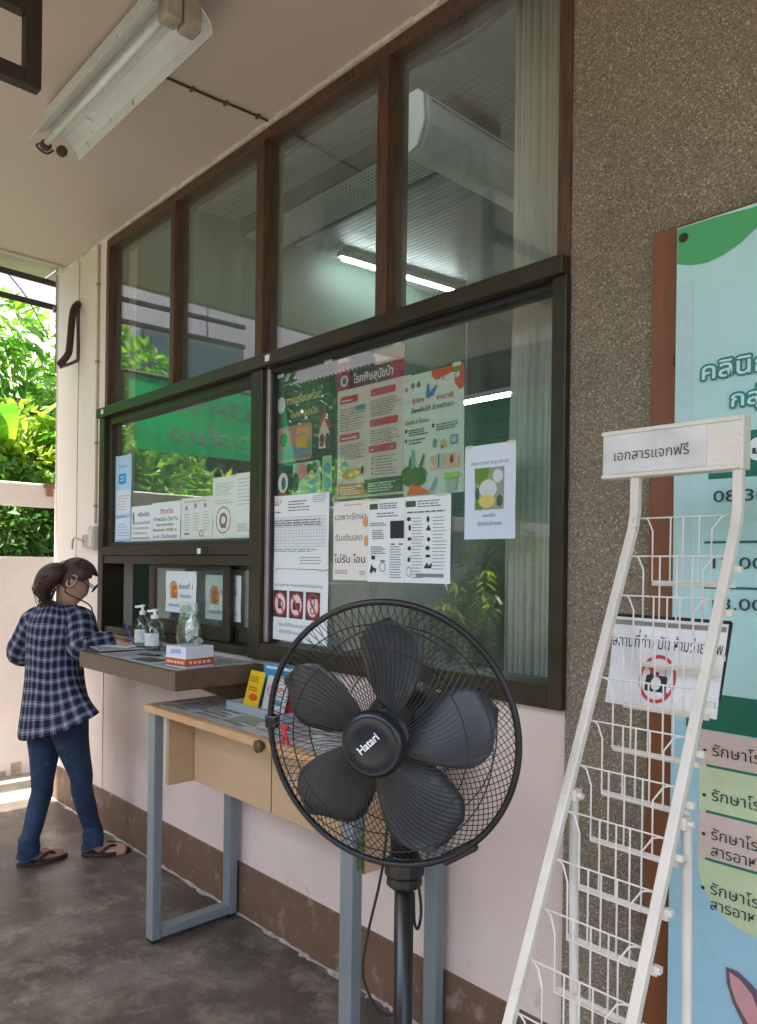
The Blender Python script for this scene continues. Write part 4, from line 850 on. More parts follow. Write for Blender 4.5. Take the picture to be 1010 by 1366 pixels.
b = MB(); b.box(HX0 - .001, HX1 - .006, -.3875, -.3835, HZ1 - .009, HZ1 - .001); b.box(HX0 - .001, HX1 - .006, -.3875, -.3835, HZ0 + .001, HZ0 + .008); b.build('channel', whitepaint, hd, bevel=.001)
hs = Sheet('header_card', None, None, (HX0 + .003, -.3852, HZ1 - .0095), (.208, 0, 0), (0, 0, -(HZ1 - HZ0 - .019)), mat('faded_card', (.66, .65, .645), .55, var=.16, vscale=14, spots=(.45, .43, .41), spotscale=30, spotth=.64), root=hd, thick=.0006)
tv, tf, dp = text_mesh('เอกสารแจกฟรี', 0); xs = [x for x, _ in tv]; ys = [y for _, y in tv]; k = .152 / (max(xs) - min(xs)); b = MB()
b.add([(HX0 + .027 + (x - min(xs)) * k, -.3862 - dp[i] * .00005, HZ0 + .035 + y * k * 1.05) for i, (x, y) in enumerate(tv)], tf); b.build('lettering', ink('#39383a'), hd)
tiers = [1.548 - .0747 * i for i in range(18)]
def wtube(b, pts, r=.0016): b.tube(pts, r, 5)
for ti, z in enumerate(tiers):
    y = ry(z); b = MB(); xl, xr = RX0 + .010, RX1 - .010; big = z - .122; s_ = .032
    for xa, s in ((xl, 1), (xr, -1)):
        wtube(b, [(xa, y + .003, z), (xa + s * .010, y - .001, z), (xa + s * .018, y - .004, z - .003), (xa + s * s_, y - .012, z - .026), (xa + s * s_, y - .012, big)])
    wtube(b, [(xl, y + .004, z), (xr, y + .004, z)]); wtube(b, [(xl + s_, y - .011, big), (xr - s_, y - .011, big)], .0013)
    for fx in (.34, .50, .66):
        x = xl + (xr - xl) * (fx + .02 * math.sin(ti * 2.3 + fx * 9)); wtube(b, [(x, y + .003, z), (x, y + .002, big)])
    p = b.build('wire_pocket', wirem, rack)
    b = MB(); b.box(xl + .022, xr + .004, y + .006, y + .009, big - .009, big + .001); b.build('strip', whitepaint, p, bevel=.0006)
    b = MB(); b.box(RX1 + .008, RX1 + .021, y - .038, y - .028, z - .102, z - .092); b.build('end_clip', whitepaint, p)
b = MB(); b.box(RX0 + .01, RX1 - .01, ry(.1) - .006, ry(.1) + .006, .09, .11); b.build('cross_bar', whitepaint, rack)

# laminated notice tucked behind the wires
Yn = -.405
TLp, TRp, BLp = at(822, 822, Y=Yn), at(972, 833, Y=Yn), at(808, 936, Y=Yn)
bk = Sheet('notice', 'crumpled white no photography notice stuck behind the rack wires', 'notice', TLp, TRp - TLp, BLp - TLp, mat('laminated_paper', (.84, .84, .86), .3, var=.12, vscale=14, spots=(.48, .47, .46), spotscale=18, spotth=.63), wave=.0022, thick=.003)
bk.part('grey_strip', '#8e8a86', [('r', .0, .03, .99, .085)])
bk.part('lettering', '#2d2c30', [('t', 'สถานที่ทำหมัน', .01, .33, .52, .19, 'l', 0), ('t', 'ห้ามถ่ายภาพ', .57, .33, .41, .19, 'l', 0)])
bk.part('prohibition_ring', '#c6404f', [('ring', .46, .66, .165, .27, .15), ('p', [(.345, .50), (.375, .47), (.58, .83), (.55, .86)])])
bk.part('camera_icon', '#23262c', [('rr', .36, .62, .55, .80, .02), ('r', .39, .585, .47, .63)]); bk.part('camera_lens', '#dcdcdf', [('e', .455, .71, .045, .075)])
bk.part('phone_icon', '#2f3238', [('r', .52, .50, .545, .525), ('r', .58, .50, .605, .525), ('r', .57, .70, .59, .73), ('r', .525, .525, .53, .62)])
b = MB(); p = TLp; b.bar(TLp + Vector((-.002, .004, .003)), TRp + Vector((.003, .004, .003)), .004, .006); b.bar(TRp + Vector((.003, .004, .003)), TRp + (BLp - TLp) * .8 + Vector((.0, .004, 0)), .004, .005); b.build('dark_backing', black_gasket, bk.root)

# ================================================================== BANNER ON THE PEBBLEDASH WALL
bs = thing('brown_board', 'tall brown board standing against the pebbledash wall behind the banner', 'board', (-.8, -.03, 1.1))
b = MB(); b.box(-.905, -.3, -.034, -.0125, -.02, 2.255); b.build('panel', brownstrip, bs, bevel=.003)
b = MB(); b.tube([(-.838, -.038, 2.20), (-.836, -.038, 1.9)], .0025, 5); b.box(-.845, -.835, -.045, -.036, 1.925, 1.95); b.build('hook', rust, bs)
BX0, BX1, BZ0, BZ1, BY = -.836, .15, .15, 2.242, -.048
vin = mat('banner_vinyl', (.44, .70, .70), .45, var=.06, vscale=2)
ban = wall_sheet('banner', 'pale blue vinyl clinic timetable banner with green top corner, right edge of view', 'banner', BX0, BX1, BZ0, BZ1, BY, vin, wave=.0025, lift=.0014)
Wb, Hb = BX1 - BX0, BZ1 - BZ0
def bu(x): return (x - BX0) / Wb
def bv(z): return (BZ1 - z) / Hb
def brect(x0, z1, x1, z0): return ('r', bu(x0), bv(z1), bu(x1), bv(z0))
ban.part('lower_panel', '#a3cfe0', [brect(BX0 + .002, 1.10, BX1 - .002, BZ0 + .002)])
pts = [(bu(BX0 + .001), .0008)] + [(t, .0008) for t in (.2, .4, .6, .8, .999)] + [(.999, .01)]
cur = [(bu(BX0 + .001), bv(2.158)), (bu(-.80), bv(2.146)), (bu(-.765), bv(2.142)), (bu(-.73), bv(2.148)), (bu(-.69), bv(2.165)), (bu(-.64), bv(2.20)), (bu(-.58), bv(2.225)), (bu(-.5), .002)]
ban.part('green_corner', '#4aa567', [('p', cur + [(bu(BX0 + .001), .001)])])
ban.part('pale_edge', '#b4d3d6', [brect(BX0 + .002, 2.11, -.795, 1.2)])
ban.part('green_band', '#0f6a55', [('p', [(bu(-.80), bv(1.172)), (bu(BX1 - .003), bv(1.172)), (bu(BX1 - .003), bv(1.09)), (bu(-.80), bv(1.09))])])
ban.part('header_band', '#0f6a55', [('p', [(bu(x), bv(z)) for x, z in ((-.70, 1.752), (BX1 - .01, 1.752), (BX1 - .01, 1.652), (-.755, 1.652), (-.755, 1.665), (-.70, 1.665))])])
def rows(lst, col):
    ban.part('treatment_row', col, lst)
rows([brect(-.768, 1.088, BX1 - .02, 1.01), brect(-.768, .905, BX1 - .02, .80)], '#d9c4bb')
rows([brect(-.768, 1.01, BX1 - .02, .905), ('p', [(bu(-.768), bv(.80)), (bu(BX1 - .02), bv(.80)), (bu(BX1 - .02), bv(.665)), (bu(-.66), bv(.665)), (bu(-.70), bv(.678)), (bu(-.735), bv(.705)), (bu(-.758), bv(.74)), (bu(-.768), bv(.77))])], '#c9d9b0')
ban.part('rule', '#1c7a63', [brect(-.752, 1.013, BX1 - .05, 1.007), brect(-.752, .91, BX1 - .05, .904), brect(-.752, .804, BX1 - .05, .798)])
ban.part('hour_rule', '#2a5f60', [brect(-.762, 1.513, BX1 - .05, 1.508), brect(-.762, 1.412, BX1 - .05, 1.407)])
t1 = [('t', 'คลินิกสัตว์', bu(-.772), bv(1.878), .16 / Wb * 1.62, .052 / Hb, 'l', 0), ('t', 'กลุ่มโรค', bu(-.706), bv(1.808), .18 / Wb, .048 / Hb, 'l', 0)]
for q in t1: ban.outline('title_outline', '#2d7f7a', (*q[:7], .01), .0048); ban.part('title', '#c6e6e6', [(*q[:7], .01)])
ban.part('pill', '#d9e6e6', [('rr', bu(-.668), bv(1.735), bu(-.45), bv(1.685), .02)])
ban.part('pill_text', '#28383d', [('t', 'เวลา', bu(-.66), bv(1.70), .10 / Wb, .022 / Hb, 'l', .02)])
for z, tx in ((1.60, '08.30 - 12.00 น.'), (1.452, '12.00 - 13.00 น.'), (1.362, '13.00 - 16.30 น.')): ban.part('hours', '#28383d', [('t', tx, bu(-.742), bv(z), .34 / Wb, .036 / Hb, 'l', 0)]); ban.layer -= 1
hw, hh = .125 / Wb, .034 / Hb
for z, tx, l2 in ((1.035, '', 0), (.935, '', 0), (.848, 'ภ', .812), (.727, '', .693)):
    ban.part('treatment', '#233236', [('t', 'รักษาโรค' + tx, bu(-.738), bv(z), hw * (1.13 if tx else 1), hh, 'l', 0)]); ban.layer -= 1
    ban.part('bullet', '#233236', [('e', bu(-.755), bv(z + .008), .0042, .0042 * Wb / Hb)]); ban.layer -= 1
    if l2: ban.part('treatment', '#233236', [('t', 'สารอาหาร', bu(-.738), bv(l2), hw * 1.02, hh, 'l', 0)]); ban.layer -= 1
ban.layer += 1
ban.part('ear_shape', '#6a5a66', [('p', [(bu(x), bv(z)) for x, z in ((-.702, .578), (-.676, .578), (-.645, .560), (-.61, .535), (-.57, .50), (-.52, .48), (-.52, .38), (-.60, .40), (-.635, .44), (-.662, .468), (-.685, .505), (-.699, .545))])])
ban.part('ear_lining', '#d59c9f', [('p', [(bu(x), bv(z)) for x, z in ((-.694, .570), (-.670, .562), (-.645, .540), (-.63, .505), (-.632, .462), (-.655, .478), (-.678, .51), (-.690, .54))])])
b = MB(); b.lathe([(.010, 0), (.011, .003), (.006, .005)], Matrix.Translation((-.82, BY - .002, 2.215)) @ Matrix.Rotation(R(90), 4, 'X'), 16); b.build('eyelet', rust, ban.root)
# ================================================================== POSTERS INSIDE THE GLASS
YP = .0262; YO = .0142
pw = mat('poster_white', (.80, .85, .87), .5, var=.02)
def poster(name, label, x0, x1, z0, z1, base, parts, rot=0, y=YP, cat='poster', group=None, wave=.0012):
    s = wall_sheet(name, label, cat, x0, x1, z0, z1, y, base, group, rot=rot, thick=.0008, lift=.0009, wave=wave)
    for nm, c, sh in parts: s.part(nm, c, sh)
    s.part('tape', (.62, .60, .52), [('r', .02, -.008, .16, .022), ('r', .84, -.010, .97, .020)])
    return s
def Ln(*a): return ('ln', *a)
# dark green poster
poster('poster', 'dark green poster with yellow heading and small pictures, left of the rabies poster', -2.53, -2.165, 1.70, 2.20, mat('poster_green', (.012, .085, .04), .5, var=.1), [
    ('emblem', '#dfe8e2', [('e', .10, .24, .075, .065)]),
    ('heading', '#e7d79c', [('t', 'การเตรียมพร้อม', .20, .25, .58, .085, 'l', .012), ('t', 'โรคพิษสุนัข', .26, .36, .46, .07, 'l', .012)]),
    ('picture', '#c98f86', [('rr', .03, .42, .63, .70, .04)]), ('picture', '#5e9f86', [('rr', .05, .55, .61, .68, .03)]),
    ('picture', '#e2b33c', [('r', .36, .52, .56, .61), ('r', .38, .45, .58, .49)]), ('picture', '#7f95a4', [('e', .26, .62, .15, .05), ('e', .44, .64, .12, .04)]), ('picture', '#2f7a4a', [('e', .14, .52, .07, .055)]),
    ('house_picture', '#b2454c', [('p', [(.72, .50), (.83, .34), (.95, .50)])]), ('house_picture', '#ded2c4', [('p', [(.75, .52), (.83, .42), (.92, .52), (.92, .64), (.75, .64)])]), ('house_picture', '#6d3f31', [('e', .80, .58, .04, .05), ('e', .89, .59, .035, .06)]),
    ('panel', '#a8cfa6', [('rr', .32, .72, .78, .985, .04), ('rr', .81, .70, .97, .985, .03)]), ('person_picture', '#2c6b45', [('e', .64, .78, .09, .06), ('e', .37, .87, .055, .08)]), ('person_picture', '#69aac2', [('p', [(.56, .98), (.60, .86), (.70, .86), (.74, .98)]), ('e', .89, .80, .06, .05), ('e', .89, .91, .05, .05)]), ('person_picture', '#d8c6ac', [('e', .64, .83, .05, .04)]),
    ('bubble', '#c58086', [('e', .48, .79, .075, .055)]), ('dog_picture', '#dfe4df', [('e', .15, .86, .09, .08)]), ('dog_picture', '#2d7a66', [('e', .16, .865, .04, .05)]), ('dog_picture', '#b5593a', [('p', [(.04, .99), (.1, .93), (.22, .95), (.24, .99)])])], rot=.012)
# rabies poster
poster('poster', 'pale rabies poster with maroon heading band and red tags, topmost in the middle', -2.150, -1.808, 1.688, 2.19, mat('poster_cream', (.74, .66, .58), .5, var=.05), [
    ('heading_band', '#5f3340', [('r', 0, .04, 1, .22)]), ('heading_band', '#b03a52', [('r', .0, .02, .2, .22), ('r', .80, .10, 1, .22)]), ('pale_corner', '#d9bcbc', [('r', .58, .0, 1, .10)]), ('dark_corner', '#31493f', [('r', .2, .0, .56, .12)]),
    ('emblem', '#d8ddd8', [('e', .11, .155, .06, .042)]), ('emblem', '#3b7b74', [('e', .11, .155, .035, .025)]),
    ('heading', '#f4f0ee', [('t', 'โรคพิษสุนัขบ้า', .26, .19, .58, .085, 'l', .012)]),
    ('tag', '#c4424d', [('rr', .05, .27, .33, .32, .02), ('rr', .52, .26, .88, .31, .02), ('rr', .51, .47, .92, .52, .02), ('rr', .04, .54, .36, .59, .02), ('rr', .5, .65, .9, .70, .02)]),
    ('tag_text', '#f0dcd8', [Ln(.08, .285, .3, .305, 1, .012), Ln(.56, .275, .84, .295, 1, .012), Ln(.55, .485, .88, .505, 1, .012), Ln(.07, .555, .32, .575, 1, .012), Ln(.54, .665, .86, .685, 1, .012)]),
    ('body_text', '#8a7c72', [Ln(.05, .35, .46, .52, 9, .006), Ln(.52, .33, .96, .45, 7, .006), Ln(.52, .54, .96, .64, 6, .006), Ln(.05, .61, .46, .72, 7, .006), Ln(.6, .72, .94, .86, 7, .006)]),
    ('bullet', '#b25a50', [('e', .56, .74 + i * .035, .015, .009) for i in range(4)]), ('blue_picture', '#4f8fa0', [('rr', .30, .35, .44, .385, .01), ('e', .12, .77, .07, .035)]), ('dog_picture', '#caa24a', [('e', .2, .83, .13, .035), ('e', .34, .82, .06, .03)]), ('dog_picture', '#2f2c28', [('e', .41, .81, .02, .03)]),
    ('footer', '#c06a4e', [('r', .03, .90, .45, .985)]), ('footer', '#2e5d48', [('r', .45, .88, 1, .985)]), ('footer_text', '#d5dcd2', [Ln(.5, .90, .95, .97, 4, .008), Ln(.08, .91, .42, .975, 4, .008)])], rot=.004, y=YP + .0018)
# white poster with an orange corner
poster('poster', 'white poster with orange corner blobs and blue lettering, right of the rabies poster', -1.806, -1.545, 1.676, 2.075, mat('poster_mint', (.72, .78, .70), .5, var=.04), [
    ('orange_corner', '#d9552c', [('p', [(.48, .0), (1, .0), (1, .19), (.93, .20), (.86, .15), (.84, .10), (.7, .085), (.55, .085), (.49, .05)])]), ('slogan', '#dfe3ea', [('rr', .62, .055, .93, .10, .02)]), ('slogan', '#3d5a97', [Ln(.64, .065, .91, .095, 2, .008)]), ('green_leaf', '#5d9a35', [('e', .88, .035, .05, .03)]),
    ('emblem', '#6f8a7a', [('e', .17, .09, .035, .026), ('e', .27, .09, .035, .026)]), ('emblem', '#c98080', [('e', .06, .11, .03, .022)]),
    ('blue_mark', '#3c7fb4', [('p', [(.39, .20), (.41, .10), (.44, .10), (.46, .17), (.54, .13), (.58, .13), (.52, .2), (.42, .22)])]),
    ('heading', '#c85a58', [('t', 'รู้จัก', .16, .235, .20, .05, 'l', .012), ('t', 'พยาธิ', .56, .245, .28, .055, 'l', .012)]), ('heading', '#35504a', [('t', 'ป้องกันได้ ด้วยตัวเรา', .14, .315, .70, .05, 'l', .012)]),
    ('subheading', '#38544c', [('t', 'ป้องกัน 3 ขั้นตอน', .04, .405, .40, .045, 'l', .012)]), ('bullet', '#27413a', [('e', .05, .455, .022, .017), ('e', .51, .445, .022, .017), ('e', .05, .535, .022, .017)]),
    ('body_text', '#4f6a60', [Ln(.1, .44, .46, .50, 3, .010), Ln(.56, .43, .97, .49, 3, .010), Ln(.1, .52, .42, .57, 2, .010), Ln(.16, .285, .36, .31, 1, .01)]),
    ('icon', '#e0b45a', [('e', .68, .60, .05, .035)]), ('icon', '#5b93b8', [('rr', .79, .545, .92, .62, .03)]), ('icon', '#7aa08a', [('e', .54, .59, .035, .04)]), ('icon_panel', '#e7b99b', [('r', .47, .69, .93, .80)]), ('icon_inside', '#b8cabb', [('rr', .815, .56, .895, .605, .02), ('r', .56, .685, .70, .78)]), ('icon_dark', '#6a3f2c', [('e', .82, .735, .03, .035), ('r', .6, .68, .62, .79), ('e', .66, .63, .02, .015)]),
    ('green_picture', '#3b6b2c', [('e', .12, .80, .15, .055), ('e', .28, .82, .13, .055), ('e', .2, .87, .2, .05), ('p', [(.10, .72), (.13, .66), (.16, .72), (.15, .78), (.11, .78)])]), ('bottle_picture', '#5fae84', [('r', .15, .62, .20, .77)]), ('leaf_picture', '#4e6a4a', [('p', [(.28, .76), (.36, .66), (.38, .67), (.33, .77)])]),
    ('carrot_picture', '#dd6424', [('p', [(.08, .98), (.14, .90), (.28, .92), (.46, .97), (.44, .985)])]), ('bin_picture', '#8fc94a', [('rr', .70, .84, .93, .885, .01)]), ('bin_picture', '#9fae98', [('p', [(.72, .89), (.91, .89), (.89, .985), (.74, .985)])]), ('cutlery_picture', '#7fa0ae', [('p', [(.46, .96), (.56, .86), (.58, .87), (.52, .97)])])], rot=.018, y=YP + .0006)
# timetable
poster('timetable', 'white printed timetable grid with a red stamp, hung under the green poster', -2.553, -2.178, 1.431, 1.716, pw, [
    ('stamp', '#c0606a', [('ring', .12, .08, .10, .05, .12), Ln(.05, .05, .2, .12, 3, .012)]), ('heading', '#54585c', [Ln(.34, .06, .70, .22, 4, .014), Ln(.08, .2, .22, .24, 1, .012)]), ('side_text', '#9aa0b4', [Ln(.74, .02, .97, .12, 4, .010)]),
    ('table_grid', '#70757c', [('grid', .07, .30, .95, .70, 19, 9, .0022)]), ('table_text', '#5a5f66', [Ln(.1, .32, .93, .42, 3, .012), Ln(.1, .72, .92, .77, 2, .009)]), ('signature', '#7a7e86', [Ln(.55, .82, .9, .94, 3, .010)])], rot=-.002, y=YO + .0004)
poster('no_camera_notice', 'white notice with three red prohibition pictures in a row, below the timetable', -2.557, -2.178, 1.150, 1.4285, pw, [
    ('lettering', '#484a50', [('t', 'ห้ามถ่ายภาพ ห้ามบันทึกวิดีโอในห้อง', .08, .24, .84, .055, 'l', 0), ('t', 'ก่อนได้รับอนุญาต', .20, .80, .5, .065, 'l', 0), ('t', 'ต้องได้รับอนุญาต', .22, .90, .45, .065, 'l', 0)]),
    ('picture_square', '#4a3a3a', [('r', .11 + i * .27, .30, .34 + i * .27, .68) for i in range(3)]), ('picture_disc', '#e2d6d2', [('e', .225 + i * .27, .49, .095, .16) for i in range(3)]), ('picture_ring', '#c23a46', [('ring', .225 + i * .27, .49, .105, .17, .16) for i in range(3)]),
    ('phone_icon', '#3a3438', [('r', .19, .42, .24, .56), ('ring', .245, .49, .035, .05, .3)]), ('camera_icon', '#3a3438', [('r', .44, .46, .56, .56), ('e', .52, .51, .03, .045), ('r', .45, .43, .49, .46)]), ('video_icon', '#3a3438', [('ring', .765, .44, .035, .06, .3), ('ring', .765, .55, .04, .05, .3)]), ('slash', '#c23a46', [('p', [(.15 + i * .27, .37), (.17 + i * .27, .355), (.30 + i * .27, .60), (.28 + i * .27, .615)]) for i in range(3)])], rot=-.006, y=YO + .0003)
poster('price_notice', 'white notice of three large handwritten lines between the timetable and the printed leaflet', -2.150, -1.957, 1.395, 1.676, mat('poster_warm', (.80, .77, .74), .5, var=.03), [
    ('lettering', '#4a4642', [('t', 'เฉพาะรักษา', .06, .235, .84, .11, 'l', 0), ('t', 'รับเงินสด', .06, .50, .74, .11, 'l', 0), ('t', 'ไม่รับ โอน', .03, .78, .86, .13, 'l', .012)]),
    ('orange_shape', '#e0a06e', [('e', .90, .27, .09, .07), ('e', .92, .51, .07, .07)]), ('small_text', '#b08a86', [Ln(.06, .86, .5, .92, 2, .014), Ln(.74, .87, .92, .93, 2, .014), Ln(.3, .03, .92, .06, 1, .012)])], rot=.006, y=YO + .0012)
poster('leaflet', 'white two page black and white leaflet with small line drawings, under the orange cornered poster', -1.962, -1.584, 1.393, 1.674, pw, [
    ('heading_box', '#3a5a44', [('r', .02, .05, .13, .12), ('r', .48, .05, .60, .12)]), ('heading', '#5b6a74', [Ln(.15, .04, .44, .12, 3, .012), Ln(.62, .04, .95, .13, 3, .012), Ln(.12, .15, .40, .22, 2, .014), Ln(.5, .15, .95, .2, 1, .018)]),
    ('black_square', '#26292c', [('r', .29, .27, .46, .48)]), ('body_text', '#6c737a', [Ln(.03, .27, .26, .32, 2, .012), Ln(.06, .36, .24, .48, 5, .012), Ln(.04, .56, .24, .66, 4, .012), Ln(.29, .56, .46, .95, 13, .010), Ln(.56, .23, .70, .95, 20, .008), Ln(.80, .23, .96, .85, 16, .008)]), ('page_fold', '#b4bac0', [('r', .472, .0, .475, 1)]),
    ('drawing', '#2e3236', [('e', .52, .26, .025, .025), ('e', .53, .36, .015, .035), ('e', .53, .49, .025, .02), ('e', .53, .60, .022, .025), ('p', [(.505, .75), (.52, .69), (.53, .72), (.55, .68), (.54, .76)]), ('e', .745, .27, .016, .035), ('p', [(.72, .40), (.75, .33), (.78, .40)]), ('e', .755, .50, .02, .025), ('e', .745, .60, .025, .025), ('e', .75, .69, .03, .018), ('p', [(.70, .83), (.74, .76), (.76, .80), (.80, .76), (.79, .83)]), ('r', .30, .54, .35, .555), ('r', .40, .54, .45, .555), ('r', .05, .68, .10, .73), ('p', [(.03, .88), (.05, .78), (.07, .82), (.12, .84), (.11, .9), (.09, .86), (.05, .9)]), ('r', .17, .74, .23, .755)]), ('grey_bar', '#81868c', [('r', .61, .89, .93, .93)]), ('table_box', '#8a9096', [('ring', .2, .82, .04, .06, .2), ('ring', .53, .87, .03, .06, .2)])], rot=.004, y=YO + .0006)
poster('photo_notice', 'pale blue notice with a colour photograph, alone at the right of the large pane', -1.527, -1.338, 1.531, 1.811, mat('poster_blue', (.66, .74, .86), .5, var=.02), [
    ('heading', '#6b7684', [('t', 'ประกาศหาแมวหาย', .14, .21, .72, .055, 'l', 0)]), ('photo', '#8f9c84', [('r', .21, .245, .78, .69)]), ('photo', '#5f8a2e', [('p', [(.21, .245), (.50, .245), (.42, .45), (.21, .40)]), ('e', .3, .64, .09, .05)]), ('photo', '#c9d0d4', [('e', .47, .47, .17, .10), ('e', .66, .34, .1, .07)]), ('photo', '#d0c06a', [('e', .45, .60, .16, .07)]), ('photo', '#4a5a44', [('e', .70, .60, .06, .06), ('e', .26, .52, .04, .07)]),
    ('footer', '#6b7684', [('t', 'แมวส้ม', .38, .765, .24, .05, 'l', 0), ('t', 'ติดต่อเจ้าของ', .28, .855, .46, .055, 'l', 0)])], rot=.004, wave=.0012, y=YO)
# small sheets along the bottom of the left pane
YQ = .0142
lb = mat('poster_skyblue', (.42, .62, .86), .5, var=.06)
poster('poster', 'narrow pale blue poster standing at the far left of the lower left pane', -3.988, -3.80, 1.556, 2.012, lb, [
    ('heading', '#3f78b4', [('t', 'ขั้นตอน', .22, .14, .5, .05, 'l', 0)]), ('icon', '#2f8fd0', [('rr', .22, .21, .66, .33, .06)]), ('icon', '#d8e8f4', [('r', .32, .245, .56, .255), ('r', .32, .28, .56, .29)]), ('white_panel', '#d6e0ee', [('r', .06, .40, .98, .68), ('r', .06, .73, .98, .97)]), ('red_text', '#c98078', [Ln(.2, .45, .9, .64, 6, .008)]), ('blue_text', '#6a90c0', [Ln(.12, .69, .9, .72, 1, .012), Ln(.2, .78, .9, .94, 5, .007)])], y=YQ, rot=.004)
poster('notice', 'white notice with bold grey lettering, second sheet from the left in the lower left pane', -3.79, -3.565, 1.556, 1.735, pw, [
    ('bottle_icon', '#7a8088', [('r', .08, .2, .14, .5), ('ring', .11, .32, .05, .16, .3)]), ('heading', '#5a5f66', [('t', 'หยิบบัตร', .32, .30, .56, .17, 'l', .012)]), ('lettering', '#686d74', [('t', 'กรุณานั่งรอเรียกคิว', .06, .52, .84, .12, 'l', 0), ('t', 'ตามหมายเลข', .10, .67, .74, .12, 'l', 0), ('t', 'หน้าห้องตรวจ', .10, .81, .66, .11, 'l', 0)]), ('red_line', '#a0606a', [('t', 'ขอบคุณค่ะ', .06, .95, .86, .11, 'l', .012)])], y=YQ + .0004)
poster('notice', 'white red headed notice with a green line, third sheet from left in lower left pane', -3.562, -3.278, 1.556, 1.742, pw, [
    ('red_heading', '#b0483c', [('t', 'ติดต่อ', .30, .30, .44, .18, 'l', .012)]), ('green_line', '#3f7a5c', [('t', 'ทำหมัน-วัคซีน', .06, .49, .86, .14, 'l', .012)]), ('lettering', '#4a4e54', [('t', 'กรุณาลงทะเบียน', .16, .62, .60, .10, 'l', .012), ('t', 'ก่อนเวลา 10.00 น.', .05, .76, .84, .11, 'l', .012), ('t', 'จ.-ศ. เว้นวันหยุด', .05, .93, .84, .11, 'l', .012)])], y=YQ + .0006)
poster('notice', 'greenish white form sheet between the red headed notice and the tall sheets', -3.270, -2.990, 1.556, 1.748, mat('poster_pale', (.72, .78, .74), .5, var=.04), [
    ('lettering', '#8a948e', [Ln(.1, .05, .92, .11, 1, .02), Ln(.1, .36, .3, .8, 7, .014), Ln(.4, .34, .6, .8, 7, .014), Ln(.7, .32, .92, .8, 7, .014), ('e', .18, .24, .04, .06), ('e', .46, .2, .04, .06), ('e', .76, .2, .04, .06)]), ('small_mark', '#6a746e', [('r', .12, .84, .28, .88), ('ring', .66, .86, .07, .08, .3)])], y=YQ + .001)
poster('notice', 'tall pale sheet with a red ringed symbol, left of the two tall sheets', -2.985, -2.80, 1.556, 1.825, mat('poster_pale2', (.72, .80, .75), .5, var=.05), [
    ('lettering', '#92a098', [Ln(.12, .08, .9, .3, 6, .010), Ln(.1, .36, .9, .44, 2, .010)]), ('red_ring', '#b0705e', [('ring', .46, .70, .32, .22, .10)]), ('symbol', '#8a7466', [('ring', .46, .70, .17, .12, .45), ('r', .36, .80, .58, .83)])], y=YQ + .0002, rot=.01)
poster('notice', 'tall pale text sheet beside the sash post, right of the ringed symbol', -2.80, -2.668, 1.556, 1.83, mat('poster_pale3', (.74, .81, .77), .5, var=.05), [
    ('lettering', '#8c9a92', [Ln(.1, .06, .95, .5, 8, .009), Ln(.1, .76, .8, .9, 5, .010)])], y=YQ + .0005, rot=.006)
# two numbered notices inside the hatch sashes
for i, (x0, x1, y, z0, z1, tx, wd) in enumerate(((-3.425, -3.140, .0232, 1.212, 1.408, 'ช่องที่ 1', .44), (-3.105, -2.815, .0532, 1.195, 1.395, 'ช่องที่ 2', .44))):
    poster('counter_notice', ('white counter one notice with an orange figure on the left hatch sash', 'white counter two notice with an orange figure half behind the sash bar')[i], x0, x1, z0, z1, pw, [
        ('orange_figure', '#d9a06a', [('e', .27, .40, .13, .17), ('r', .15, .42, .40, .66)]), ('orange_figure', '#c9692c', [('r', .22, .46, .38, .66), ('e', .29, .42, .07, .08)]),
        ('number', '#42464c', [('t', tx, .44, .42, wd, .15, 'l', .012)]), ('lettering', '#5a5e64', [('t', 'รับบัตร', .48, .63, .36, .10, 'l', .012), ('t', 'ลงทะเบียนผู้มาใหม่', .12, .86, .78, .11, 'l', .012)])], y=y, wave=.002, group='counter notices in the hatch')
